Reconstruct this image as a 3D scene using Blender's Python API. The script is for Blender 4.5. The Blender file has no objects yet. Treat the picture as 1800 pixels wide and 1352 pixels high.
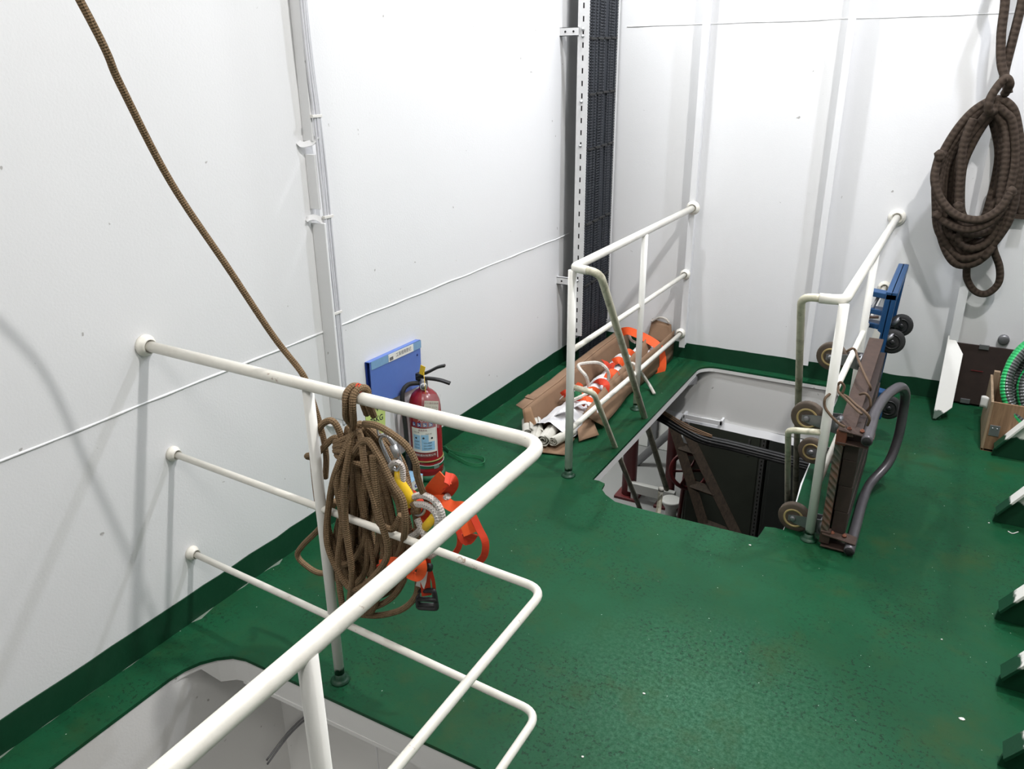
import bpy, bmesh, math, random
from mathutils import Vector, Matrix, noise
random.seed(7)
S = bpy.context.scene
COL = S.collection
PI = math.pi

# ---------------------------------------------------------------- camera, world, lights, exposure
cam = bpy.data.cameras.new('camera')
cam.sensor_fit = 'HORIZONTAL'; cam.sensor_width = 36.0
cam.lens = 1386.0445 / 1800 * 36.0
cam.clip_start = 0.02; cam.clip_end = 100
camo = bpy.data.objects.new('camera', cam); COL.objects.link(camo)
camo.matrix_world = Matrix(((0.874528, -0.171428, 0.453666, 2.090158), (0.484898, 0.325622, -0.811692, 0.000000), (-0.008577, 0.929830, 0.367891, 1.777351), (0, 0, 0, 1)))
S.camera = camo

w = bpy.data.worlds.new('world'); S.world = w; w.use_nodes = True
w.node_tree.nodes['Background'].inputs[0].default_value = (0.75, 0.78, 0.85, 1)
w.node_tree.nodes['Background'].inputs[1].default_value = 0.05

def lamp(name, loc, tgt, size, power, col, size_y=None):
    l = bpy.data.lights.new(name, 'AREA'); l.energy = power; l.color = col
    l.shape = 'RECTANGLE'; l.size = size; l.size_y = size_y or size
    o = bpy.data.objects.new(name, l); COL.objects.link(o)
    o.location = loc
    o.rotation_euler = (Vector(tgt) - Vector(loc)).to_track_quat('-Z', 'Y').to_euler()
    return o
lamp('ceiling_or_fill_light', (2.54, 3.95, 4.1), (2.4, 4.0, 0), 0.11, 70, (0.88, 0.91, 1.0))
lamp('ceiling_or_fill_light', (0.42, 4.05, 3.7), (0.7, 4.1, 0), 0.11, 56, (0.96, 0.98, 1.0))
lamp('ceiling_or_fill_light', (2.9, 2.28, 4.45), (1.2, 2.1, 0.3), 0.14, 118, (1.0, 0.985, 0.96))
lamp('ceiling_or_fill_light', (1.3, -0.6, 4.3), (1.0, 0.9, 0), 0.8, 58, (1.0, 0.975, 0.94))  # broad unseen fill, added to brighten the lower left wall and near deck
lamp('lower_fill_light', (-0.9, 6.9, -0.35), (-0.8, 7.3, -2.4), 0.5, 34, (0.97, 1.0, 0.96))  # unseen fill added to light the partition and pillars below
lamp('lower_fill_light', (0.8, 5.6, -0.25), (0.7, 6.4, -2.0), 0.3, 6, (1.0, 0.97, 0.90))  # unseen fill added to lift the dark cabinet fronts
lamp('lower_fill_light', (0.75, 0.3, -0.5), (0.6, 0.8, -2.4), 0.6, 5, (1.0, 0.97, 0.92))  # unseen fill added to brighten the walls inside the near hatch
S.view_settings.view_transform = 'Standard'
S.view_settings.look = 'None'
S.view_settings.gamma = 1.0
S.view_settings.use_curve_mapping = False
S.view_settings.exposure = -0.12

# ---------------------------------------------------------------- materials
def nt(name):
    m = bpy.data.materials.new(name); m.use_nodes = True
    t = m.node_tree
    return m, t, t.nodes['Principled BSDF']
def N(t, typ, **kw):
    n = t.nodes.new(typ)
    for k, v in kw.items():
        if k in n.inputs.keys(): n.inputs[k].default_value = v
        else: setattr(n, k, v)
    return n
def ramp(t, src, stops):
    r = t.nodes.new('ShaderNodeValToRGB')
    e = r.color_ramp.elements
    while len(e) < len(stops): e.new(0.5)
    for i, (p, c) in enumerate(stops):
        e[i].position = p
        e[i].color = (c, c, c, 1) if isinstance(c, (int, float)) else (*c, 1)
    t.links.new(src, r.inputs[0]); return r
def mix(t, fac, a, b):
    m = t.nodes.new('ShaderNodeMix'); m.data_type = 'RGBA'
    for s, v in ((m.inputs[0], fac), (m.inputs[6], a), (m.inputs[7], b)):
        if hasattr(v, 'is_output'): t.links.new(v, s)
        elif isinstance(v, (int, float)): s.default_value = v
        else: s.default_value = (*v, 1)
    return m.outputs[2]
def coords(t): return t.nodes.new('ShaderNodeNewGeometry').outputs['Position']
def noise_n(t, scale, detail=4, rough=.6, vec=None):
    n = N(t, 'ShaderNodeTexNoise', Scale=scale, Detail=detail, Roughness=rough)
    t.links.new(vec or coords(t), n.inputs['Vector']); return n.outputs['Fac']
def bump(t, b, h, strength, dist=.002):
    n = N(t, 'ShaderNodeBump', Strength=strength, Distance=dist)
    t.links.new(h, n.inputs['Height']); t.links.new(n.outputs[0], b.inputs['Normal'])
def base(b, t, v):
    if hasattr(v, 'is_output'): t.links.new(v, b.inputs['Base Color'])
    else: b.inputs['Base Color'].default_value = (*v, 1)

def plain(name, col, rough=.5, metal=0., var=.12, scale=30, bmp=.1, spec=None):
    m, t, b = nt(name)
    f = noise_n(t, scale)
    base(b, t, mix(t, f, [c * (1 - var) for c in col], [min(1, c * (1 + var)) for c in col]))
    b.inputs['Roughness'].default_value = rough; b.inputs['Metallic'].default_value = metal
    if spec is not None: b.inputs['Specular IOR Level'].default_value = spec
    if bmp: bump(t, b, f, bmp)
    return m
def painted(name, col, rough=.4, dirt=(.35, .28, .2), dirt_amt=.3, rust=True, bmp=.25, scale=9):
    m, t, b = nt(name)
    f1 = noise_n(t, scale, 6, .65); f2 = noise_n(t, 45, 3, .6); f3 = noise_n(t, 17, 5, .7)
    c = mix(t, f2, [k * .95 for k in col], [min(1, k * 1.04) for k in col])
    r = ramp(t, f1, [(.48, 0.), (.72, dirt_amt)])
    c = mix(t, r.outputs[0], c, dirt)
    if rust:
        r2 = ramp(t, f3, [(.665, 0.), (.71, .75)])
        c = mix(t, r2.outputs[0], c, (.22, .10, .04))
    base(b, t, c); b.inputs['Roughness'].default_value = rough
    bump(t, b, f2, bmp); return m
MAT = {}
def wall_mat(name, col):
    m, t, b = nt(name)
    f1 = noise_n(t, 1.3, 3, .5); f2 = noise_n(t, 130, 2, .5); f3 = noise_n(t, 7, 6, .75)
    c = mix(t, f1, [k * .96 for k in col], col)
    sp = noise_n(t, 24, 2, .5); r = ramp(t, sp, [(.745, 0.), (.770, .7)])
    c = mix(t, r.outputs[0], c, (.30, .28, .26))
    base(b, t, c); b.inputs['Roughness'].default_value = .5
    mx = N(t, 'ShaderNodeMath', operation='ADD'); t.links.new(f2, mx.inputs[0]); t.links.new(f3, mx.inputs[1])
    bump(t, b, mx.outputs[0], .18, .002)
    return m
MAT['wall'] = wall_mat('white_wall_paint', (.80, .80, .805))
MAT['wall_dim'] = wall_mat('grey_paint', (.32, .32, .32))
MAT['wall_low'] = wall_mat('grey_white_paint', (.76, .755, .735))
MAT['rail'] = painted('white_rail_paint', (.79, .765, .69), .38, (.42, .33, .24), .22)
MAT['rail_old'] = painted('dirty_cream_paint', (.60, .57, .44), .45, (.15, .135, .075), .9, True, .4, 14)
def deck():
    m, t, b = nt('green_deck_paint')
    pos = coords(t)
    f1 = noise_n(t, 1.1, 5, .6); f2 = noise_n(t, 6, 6, .7); f3 = noise_n(t, 75, 6, .8); f4 = noise_n(t, 150, 2, .6)
    g1, g2 = (.0048, .052, .020), (.0105, .085, .036)
    c = mix(t, ramp(t, f1, [(.3, 0.), (.7, 1.)]).outputs[0], g1, g2)
    c = mix(t, ramp(t, f2, [(.48, 0.), (.72, .45)]).outputs[0], c, (.022, .066, .022))      # brownish stains
    # worn, powdery patch
    d = N(t, 'ShaderNodeVectorMath', operation='DISTANCE'); t.links.new(pos, d.inputs[0]); d.inputs[1].default_value = (1.67, 1.85, 0)
    rr = ramp(t, d.outputs['Value'], [(.10, 1.), (.55, 0.)])
    mm = N(t, 'ShaderNodeMath', operation='MULTIPLY'); t.links.new(rr.outputs[0], mm.inputs[0])
    t.links.new(ramp(t, f3, [(.40, 0.), (.66, .75)]).outputs[0], mm.inputs[1])
    c = mix(t, mm.outputs[0], c, (.070, .185, .115))
    sp = ramp(t, noise_n(t, 70, 4, .75), [(.42, .7), (.45, 0.)])                         # dark grit, in clusters
    cl = ramp(t, noise_n(t, 2.6, 4, .7), [(.44, .12), (.60, 1.)])
    ms = N(t, 'ShaderNodeMath', operation='MULTIPLY'); t.links.new(sp.outputs[0], ms.inputs[0]); t.links.new(cl.outputs[0], ms.inputs[1])
    c = mix(t, ms.outputs[0], c, (.006, .018, .010))
    st = ramp(t, noise_n(t, 3.1, 5, .65), [(.56, 0.), (.70, .55)])                       # rusty brown tint
    c = mix(t, st.outputs[0], c, (.028, .058, .016))
    sp2 = ramp(t, noise_n(t, 95, 1, .4), [(.80, 0.), (.82, 1.)])
    c = mix(t, sp2.outputs[0], c, (.35, .45, .38))
    base(b, t, c)
    r = ramp(t, f2, [(.3, .38), (.8, .62)])
    t.links.new(r.outputs[0], b.inputs['Roughness'])
    b.inputs['Specular IOR Level'].default_value = .12
    mx = N(t, 'ShaderNodeMath', operation='ADD'); t.links.new(f3, mx.inputs[0]); t.links.new(f4, mx.inputs[1])
    bump(t, b, mx.outputs[0], .12, .0012)
    return m
MAT['deck'] = deck()
MAT['green'] = painted('dark_green_paint', (.003, .044, .018), .45, (.012, .060, .030), .5, False, .3)
MAT['deck_side'] = MAT['green']
def two_tone(name, zline):
    m, t, b = nt(name)
    s = N(t, 'ShaderNodeSeparateXYZ'); t.links.new(coords(t), s.inputs[0])
    f = noise_n(t, 25, 4, .6)
    ad = N(t, 'ShaderNodeMath', operation='MULTIPLY_ADD'); t.links.new(f, ad.inputs[0]); ad.inputs[1].default_value = .05
    t.links.new(s.outputs[2], ad.inputs[2])
    r = ramp(t, ad.outputs[0], [(max(0, zline + .022), 0.), (zline + .028, 1.)])
    base(b, t, mix(t, r.outputs[0], (.005, .046, .020), (.77, .76, .715)))
    b.inputs['Roughness'].default_value = .45; bump(t, b, f, .3); return m
MAT['bracket'] = two_tone('bracket_two_tone_paint', .11)
MAT['bracket_back'] = two_tone('knee_two_tone_paint', .05)
MAT['post'] = two_tone('post_two_tone_paint', .045)
MAT['steel'] = plain('galvanised_steel', (.52, .53, .54), .38, .8)
MAT['steel_dark'] = plain('dull_steel', (.25, .25, .26), .45, .7)
MAT['chrome'] = plain('bright_steel', (.62, .63, .65), .22, 1., .05)
MAT['galv'] = plain('white_perforated_steel', (.66, .66, .66), .45, .1)
MAT['black'] = plain('black_plastic', (.012, .012, .013), .45)
MAT['rubber'] = plain('black_rubber', (.018, .018, .018), .7)
MAT['cable'] = plain('dark_cable_sheath', (.020, .024, .032), .6, 0, .3)
MAT['cable_white'] = plain('white_painted_cable', (.62, .62, .65), .5)
MAT['void'] = plain('opening_shade_black', (.01, .01, .01), .9)  # black painted in for the shade inside slots, holes and tube ends
MAT['cardboard'] = plain('brown_cardboard', (.24, .145, .085), .8, 0, .15, 14)
MAT['cardboard_in'] = plain('inner_cardboard', (.27, .16, .09), .85, 0, .15, 14)
MAT['tape'] = plain('brown_packing_tape', (.21, .115, .06), .35, 0, .1)
MAT['canvas'] = plain('white_canvas', (.70, .69, .70), .85, 0, .07, 60, .5)
MAT['canvas_old'] = plain('off_white_canvas', (.58, .56, .50), .85, 0, .12, 40, .5)
MAT['orange'] = plain('orange_webbing', (.88, .105, .018), .7, 0, .1, 90, .3)
MAT['orange_red'] = plain('orange_red_webbing', (.62, .042, .010), .7, 0, .12, 90, .3)
MAT['yellow'] = plain('yellow_sleeve', (.85, .55, .02), .45, 0, .06)
MAT['red'] = plain('red_enamel', (.25, .010, .016), .25, 0, .06, 20, .02)
MAT['red_dark'] = plain('dark_red_paint', (.13, .016, .018), .5, 0, .2)
MAT['blue'] = plain('blue_plastic_cover', (.10, .18, .50), .35, 0, .05)
MAT['blue_dark'] = plain('dark_blue_plastic', (.02, .045, .23), .4)
MAT['blue_clear'] = plain('pale_blue_plastic', (.20, .36, .55), .2, 0, .12, 40)
MAT['blue_cart'] = plain('blue_cart_plastic', (.008, .058, .165), .4, 0, .1)
MAT['paper'] = plain('white_paper', (.74, .72, .68), .8, 0, .03, 20, 0)
MAT['cream'] = plain('cream_card', (.72, .66, .54), .7, 0, .04, 20, 0)
MAT['lime'] = plain('pale_green_card', (.58, .70, .22), .7, 0, .05, 20, 0)
MAT['skyblue'] = plain('pale_blue_print', (.30, .52, .74), .5, 0, .25, 120, 0)
MAT['ink'] = plain('black_ink', (.02, .02, .025), .7, 0, 0, 20, 0)
MAT['ink_blue'] = plain('blue_ink', (.03, .04, .25), .7, 0, 0, 20, 0)
MAT['ink_red'] = plain('dark_red_ink', (.20, .02, .02), .7, 0, 0, 20, 0)
MAT['olive'] = plain('olive_strap', (.22, .20, .06), .6)
MAT['strap_green'] = plain('dark_green_strap', (.012, .10, .045), .6)
MAT['sling'] = plain('green_webbing', (.015, .16, .06), .65, 0, .3, 120)
MAT['rust'] = plain('rusty_steel', (.060, .036, .027), .75, .2, .45, 25, .6)
MAT['rust_hi'] = plain('orange_rust', (.16, .055, .030), .85, 0, .4, 40, .6)
MAT['tube'] = plain('worn_grey_tube', (.115, .108, .118), .35, .5, .25, 20)
MAT['tyre'] = plain('brown_worn_tyre', (.10, .075, .055), .8, 0, .25, 40, .4)
MAT['rim'] = plain('yellowed_wheel_rim', (.50, .38, .17), .5, .2, .15)
MAT['cord'] = plain('brown_cord', (.12, .075, .045), .8, 0, .3, 120)
MAT['wood_dark'] = plain('dark_plywood', (.032, .019, .015), .7, 0, .35, 30)
MAT['door_dark'] = plain('dark_green_enamel', (.075, .085, .072), .35, 0, .25, 4, .05)
MAT['bare'] = plain('scraped_primer', (.16, .20, .16), .7, 0, .3, 30, .4)
MAT['door_grey'] = plain('dark_grey_enamel', (.055, .062, .060), .4, 0, .3, 4, .05)
def wood(name, c1, c2, sx=4., sz=40.):
    m, t, b = nt(name)
    mp = N(t, 'ShaderNodeMapping'); t.links.new(coords(t), mp.inputs[0]); mp.inputs['Scale'].default_value = (sz, sz, sx)
    n = N(t, 'ShaderNodeTexNoise', Scale=1., Detail=6., Roughness=.6, Distortion=.6); t.links.new(mp.outputs[0], n.inputs['Vector'])
    base(b, t, mix(t, ramp(t, n.outputs['Fac'], [(.3, 0.), (.7, 1.)]).outputs[0], c1, c2))
    b.inputs['Roughness'].default_value = .65; bump(t, b, n.outputs['Fac'], .3); return m
MAT['ply'] = wood('plywood', (.13, .07, .035), (.30, .18, .10))
MAT['ply_edge'] = wood('plywood_edge', (.22, .15, .09), (.40, .29, .19))
MAT['ladder'] = wood('brown_ladder_wood', (.034, .021, .013), (.085, .056, .037))
def rope_mat(name, c1, c2, turns=1.0, freq=26., fleck=None):
    m, t, b = nt(name)
    uv = N(t, 'ShaderNodeTexCoord').outputs['UV']
    s = N(t, 'ShaderNodeSeparateXYZ'); t.links.new(uv, s.inputs[0])
    def wv(sign):
        a = N(t, 'ShaderNodeMath', operation='MULTIPLY'); t.links.new(s.outputs[0], a.inputs[0]); a.inputs[1].default_value = freq
        v = N(t, 'ShaderNodeMath', operation='MULTIPLY_ADD'); t.links.new(s.outputs[1], v.inputs[0]); v.inputs[1].default_value = sign * turns * 2 * PI * 3
        t.links.new(a.outputs[0], v.inputs[2])
        q = N(t, 'ShaderNodeMath', operation='SINE'); t.links.new(v.outputs[0], q.inputs[0]); return q.outputs[0]
    mx = N(t, 'ShaderNodeMath', operation='MULTIPLY'); t.links.new(wv(1), mx.inputs[0]); t.links.new(wv(-1), mx.inputs[1])
    h = N(t, 'ShaderNodeMath', operation='MULTIPLY_ADD'); t.links.new(mx.outputs[0], h.inputs[0]); h.inputs[1].default_value = .5; h.inputs[2].default_value = .5
    f = noise_n(t, 60, 4, .7)
    ad = N(t, 'ShaderNodeMath', operation='MULTIPLY_ADD'); t.links.new(f, ad.inputs[0]); ad.inputs[1].default_value = .9; t.links.new(h.outputs[0], ad.inputs[2])
    c = mix(t, ramp(t, ad.outputs[0], [(.15, 0.), (1.1, 1.)]).outputs[0], c1, c2)
    if fleck:
        c = mix(t, ramp(t, h.outputs[0], [(.86, 0.), (.92, 1.)]).outputs[0], c, fleck)
    base(b, t, c); b.inputs['Roughness'].default_value = .9
    b.inputs['Specular IOR Level'].default_value = .15
    bump(t, b, ad.outputs[0], .8, .003); return m
MAT['rope'] = rope_mat('braided_tan_rope', (.058, .038, .021), (.245, .165, .095), 1.6, 30.)
MAT['rope_dark'] = rope_mat('braided_brown_rope', (.017, .012, .009), (.064, .047, .036), .5, 15.)
MAT['rope_white'] = rope_mat('white_kernmantle_rope', (.50, .46, .42), (.74, .70, .66), 1., 26., (.10, .07, .10))
MAT['rope_pale'] = rope_mat('pale_twisted_rope', (.40, .36, .31), (.70, .66, .60))
def hose_mat():
    m, t, b = nt('striped_spiral_hose')
    uv = N(t, 'ShaderNodeTexCoord').outputs['UV']
    s = N(t, 'ShaderNodeSeparateXYZ'); t.links.new(uv, s.inputs[0])
    a = N(t, 'ShaderNodeMath', operation='MULTIPLY'); t.links.new(s.outputs[0], a.inputs[0]); a.inputs[1].default_value = 70.
    q = N(t, 'ShaderNodeMath', operation='SINE'); t.links.new(a.outputs[0], q.inputs[0])
    r1 = ramp(t, s.outputs[1], [(.0, 0.), (.13, 0.), (.14, 1.), (.33, 1.), (.34, 0.)])
    r2 = ramp(t, s.outputs[1], [(.0, 0.), (.62, 0.), (.63, 1.), (.78, 1.), (.79, 0.)])
    mxx = N(t, 'ShaderNodeMath', operation='MAXIMUM'); t.links.new(r1.outputs[0], mxx.inputs[0]); t.links.new(r2.outputs[0], mxx.inputs[1])
    g = mix(t, ramp(t, q.outputs[0], [(.0, 0.), (1., 1.)]).outputs[0], (.035, .040, .038), (.13, .14, .135))
    base(b, t, mix(t, mxx.outputs[0], g, (.025, .42, .12)))
    b.inputs['Roughness'].default_value = .22; bump(t, b, q.outputs[0], .6, .003); return m
MAT['hose'] = hose_mat()
def tread():
    m, t, b = nt('worn_tread_plate')
    v = N(t, 'ShaderNodeTexWave', Scale=22., Distortion=1.5); v.bands_direction = 'DIAGONAL'
    t.links.new(coords(t), v.inputs['Vector'])
    f = noise_n(t, 12, 5, .7)
    c = mix(t, ramp(t, f, [(.4, 0.), (.62, 1.)]).outputs[0], (.060, .072, .058), (.15, .075, .05))
    c = mix(t, ramp(t, v.outputs['Fac'], [(.75, 0.), (1., .5)]).outputs[0], c, (.20, .17, .14))
    base(b, t, c); b.inputs['Roughness'].default_value = .55; b.inputs['Metallic'].default_value = .2
    bump(t, b, v.outputs['Fac'], .7, .003); return m
MAT['tread'] = tread()
def clear():
    m, t, b = nt('clear_plastic_sleeve')
    b.inputs['Base Color'].default_value = (.9, .9, .92, 1); b.inputs['Roughness'].default_value = .12
    b.inputs['Transmission Weight'].default_value = .0; b.inputs['Alpha'].default_value = .16
    bump(t, b, noise_n(t, 18, 3, .6), .5, .01)
    return m
MAT['clear'] = clear()

# ---------------------------------------------------------------- mesh helpers
class MB:
    def __init__(s): s.v = []; s.f = []; s.uv = []; s.smooth = []
    def add(s, verts, faces, uvs=None, smooth=True):
        o = len(s.v); s.v += [tuple(p) for p in verts]
        for i, f in enumerate(faces):
            s.f.append([k + o for k in f]); s.uv.append(uvs[i] if uvs else [(0, 0)] * len(f)); s.smooth.append(smooth)
        return s
    def box(s, lo, hi, rot=None, piv=None):
        (x0, y0, z0), (x1, y1, z1) = lo, hi
        v = [Vector(p) for p in ((x0,y0,z0),(x1,y0,z0),(x1,y1,z0),(x0,y1,z0),(x0,y0,z1),(x1,y0,z1),(x1,y1,z1),(x0,y1,z1))]
        if rot:
            c = Vector(piv) if piv else sum(v, Vector()) / 8
            v = [rot @ (p - c) + c for p in v]
        return s.add(v, [(3,2,1,0),(4,5,6,7),(0,1,5,4),(1,2,6,5),(2,3,7,6),(3,0,4,7)], smooth=False)
    def prism(s, poly, vec):
        # closed polygon (list of 3D points), extruded by vec
        n = len(poly); a = [Vector(p) for p in poly]; b = [p + Vector(vec) for p in a]
        nr = Vector((0,0,0))
        for i in range(n): nr += a[i].cross(a[(i+1) % n])
        up = nr.dot(Vector(vec)) > 0
        f = [tuple(range(n))[::-1] if up else tuple(range(n)), tuple(range(n, 2*n)) if up else tuple(range(n, 2*n))[::-1]]
        for i in range(n):
            j = (i+1) % n
            f.append((i, j, j+n, i+n) if up else (j, i, i+n, j+n))
        return s.add(a + b, f, smooth=False)
    def tube(s, pts, r, seg=10, closed=False, caps=True, up=None, rad=None, vtwist=0.):
        P = [Vector(p) for p in pts]; n = len(P)
        T = []
        for i in range(n):
            a = P[i-1] if (i > 0 or closed) else P[i]; b = P[(i+1) % n] if (i < n-1 or closed) else P[i]
            T.append((b - a).normalized())
        u = Vector(up) if up else (Vector((0,0,1)) if abs(T[0].z) < .9 else Vector((1,0,0)))
        u = (u - T[0]*u.dot(T[0])).normalized()
        V = []; L = 0.; Ls = []
        for i in range(n):
            if i: L += (P[i]-P[i-1]).length
            u = (u - T[i]*u.dot(T[i])).normalized(); w_ = T[i].cross(u)
            Ls.append(L); rr = rad[i] if rad else r
            for k in range(seg):
                a = 2*PI*k/seg; V.append(P[i] + (u*math.cos(a) + w_*math.sin(a))*rr)
        F = []; U = []
        m = n if closed else n-1
        for i in range(m):
            j = (i+1) % n
            l0 = Ls[i]/(2*PI*r); l1 = (Ls[j] if j else Ls[i] + (P[0]-P[i]).length)/(2*PI*r)
            for k in range(seg):
                k2 = (k+1) % seg
                F.append((i*seg+k, i*seg+k2, j*seg+k2, j*seg+k))
                t0, t1 = k/seg + vtwist*l0, (k+1)/seg + vtwist*l0
                U.append([(l0, t0), (l0, t1), (l1, t1), (l1, t0)])
        if caps and not closed:
            F.append(tuple(range(seg))[::-1]); U.append([(0,0)]*seg)
            F.append(tuple((n-1)*seg+k for k in range(seg))); U.append([(0,0)]*seg)
        return s.add(V, F, U)
    def ribbon(s, pts, width, thick, side):
        # flat strap: side = direction of width (one vector or a list)
        P = [Vector(p) for p in pts]; n = len(P); V = []
        for i in range(n):
            t = (P[min(n-1, i+1)] - P[max(0, i-1)]).normalized()
            sd = Vector(side[i] if isinstance(side, list) else side); sd = (sd - t*sd.dot(t)).normalized(); nr = t.cross(sd)
            for a, b in ((-1,-1),(1,-1),(1,1),(-1,1)): V.append(P[i] + sd*a*width/2 + nr*b*thick/2)
        F = []
        for i in range(n-1):
            for k in range(4):
                k2 = (k+1) % 4; F.append((i*4+k, i*4+k2, i*4+4+k2, i*4+4+k))
        F += [(3,2,1,0), tuple((n-1)*4+k for k in range(4))]
        return s.add(V, F, smooth=False)
    def lathe(s, prof, origin, axis=(0,0,1), seg=28):
        # prof: list of (r, h)
        A = Vector(axis).normalized(); u = A.orthogonal().normalized(); w_ = A.cross(u); O = Vector(origin)
        V = []; n = len(prof)
        for r, h in prof:
            for k in range(seg):
                a = 2*PI*k/seg; V.append(O + A*h + (u*math.cos(a)+w_*math.sin(a))*max(r, 1e-5))
        F = [(i*seg+k, i*seg+(k+1) % seg, (i+1)*seg+(k+1) % seg, (i+1)*seg+k) for i in range(n-1) for k in range(seg)]
        F += [tuple(range(seg))[::-1], tuple((n-1)*seg+k for k in range(seg))]
        return s.add(V, F)
    def torus(s, c, axis, R_, r, seg=28, sec=8):
        A = Vector(axis).normalized(); u = A.orthogonal().normalized(); w_ = A.cross(u)
        return s.tube([Vector(c)+(u*math.cos(2*PI*k/seg)+w_*math.sin(2*PI*k/seg))*R_ for k in range(seg)], r, sec, closed=True)
    def grid(s, fn, nu, nv):
        V = [fn(i/(nu-1), j/(nv-1)) for i in range(nu) for j in range(nv)]
        F = [(i*nv+j, (i+1)*nv+j, (i+1)*nv+j+1, i*nv+j+1) for i in range(nu-1) for j in range(nv-1)]
        return s.add(V, F)
ORG = {}
def link(name, mb, mat, parent=None, bevel=0., solid=0., sub=0):
    o3 = ORG.get(parent, Vector()) if parent else Vector()
    me = bpy.data.meshes.new(name)
    me.from_pydata([tuple(Vector(p) - o3) for p in mb.v], [], mb.f)
    uvl = me.uv_layers.new(name='UVMap'); flat = []
    for u in mb.uv:
        for q in u: flat += [q[0], q[1]]
    uvl.data.foreach_set('uv', flat)
    me.polygons.foreach_set('use_smooth', mb.smooth)
    me.materials.append(MAT[mat] if isinstance(mat, str) else mat)
    me.update()
    o = bpy.data.objects.new(name, me); COL.objects.link(o)
    if parent: o.parent = parent; ORG[o] = o3
    if solid:
        m = o.modifiers.new('solid', 'SOLIDIFY'); m.thickness = solid; m.offset = 0
    if sub:
        m = o.modifiers.new('sub', 'SUBSURF'); m.levels = sub; m.render_levels = sub
    if bevel:
        m = o.modifiers.new('bevel', 'BEVEL'); m.width = bevel; m.segments = 2; m.limit_method = 'ANGLE'
    return o
def tag(o, label, cat, group=None):
    o['label'] = label; o['category'] = cat
    if group: o['group'] = group
    return o
def struct(name, mb, mat, **k):
    o = link(name, mb, mat, **k); o['kind'] = 'structure'; return o
def thing(name, label, cat, loc, group=None):
    o = bpy.data.objects.new(name, None); COL.objects.link(o); o.location = loc
    o.empty_display_size = .05
    ORG[o] = Vector(loc); return tag(o, label, cat, group)
def smooth(pts, n=8, closed=False):
    P = [Vector(p) for p in pts]; N_ = len(P); out = []
    rng = range(N_) if closed else range(N_-1)
    for i in rng:
        if closed: a, b, c, d = P[i-1], P[i], P[(i+1) % N_], P[(i+2) % N_]
        else: a, b, c, d = P[max(0, i-1)], P[i], P[i+1], P[min(N_-1, i+2)]
        for k in range(n):
            t = k/n
            out.append(.5*((2*b) + (c-a)*t + (2*a-5*b+4*c-d)*t*t + (3*b-a-3*c+d)*t*t*t))
    if not closed: out.append(P[-1])
    return out
def bent(pts, rad, n=6):
    # polyline with rounded corners (pipe bends)
    P = [Vector(p) for p in pts]; out = [P[0]]
    for i in range(1, len(P)-1):
        a, b, c = P[i-1], P[i], P[i+1]
        d1 = (a-b).normalized(); d2 = (c-b).normalized()
        r = rad
        s0, s1 = b + d1*r, b + d2*r
        for k in range(n+1):
            t = k/n; out.append(s0*(1-t)**2 + b*2*t*(1-t) + s1*t*t)
    out.append(P[-1]); return out
def text_part(body, size, mat, parent, fn, name='lettering', bold=0.):
    # flat print: fn maps (x, y) of the text to a 3D point
    cu = bpy.data.curves.new(name, 'FONT'); cu.body = body; cu.size = size; cu.align_x = 'CENTER'; cu.align_y = 'CENTER'; cu.offset = bold
    t = bpy.data.objects.new(name, cu); COL.objects.link(t)
    dg = bpy.context.evaluated_depsgraph_get()
    me = bpy.data.meshes.new_from_object(t.evaluated_get(dg))
    bpy.data.objects.remove(t); bpy.data.curves.remove(cu)
    mb = MB(); mb.add([fn(v.co.x, v.co.y) for v in me.vertices], [tuple(p.vertices) for p in me.polygons], smooth=False)
    bpy.data.meshes.remove(me)
    return link(name, mb, mat, parent)
def rod(parent, name, pts, r, mat, seg=12, **k):
    return link(name, MB().tube(pts, r, seg, **k), mat, parent)
def wob(pts, amp, scale):
    return [Vector(p) + noise.noise_vector(Vector(p)*scale)*amp for p in pts]

# ---------------------------------------------------------------- the room
D = 4.876; ZL = -2.4; CEIL = 4.6; XR = 3.2; YF = -1.6
def arc_pts(c, r, a0, a1, n=6): return [(c[0]+r*math.cos(math.radians(a0+(a1-a0)*k/n)), c[1]+r*math.sin(math.radians(a0+(a1-a0)*k/n))) for k in range(n+1)]
near_hatch = [(.165, -1.1)] + [(1.30, -1.1), (1.30, 1.27)] + arc_pts((1.20, 1.275), .10, 0, 90)[1:] + arc_pts((.36, 1.20), .195, 90, 180)[0:]
near_hatch = [(x, y if y < 1.3 else min(y, 1.38)) for x, y in near_hatch]
stair_hatch = [(.818, 3.038), (.85, 3.042), (.885, 3.030), (.893, 2.975), (.93, 2.935), (.99, 2.897), (1.096, 2.892), (1.613, 2.902), (1.618, 2.95), (1.621, 3.0),
    (1.66, 3.012), (1.694, 3.009), (1.700, 3.25), (1.690, 3.45), (1.684, 3.72), (1.68, 4.68)] + arc_pts((1.58, 4.70), .10, 0, 90)[1:] + arc_pts((.925, 4.70), .105, 90, 180)
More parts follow.
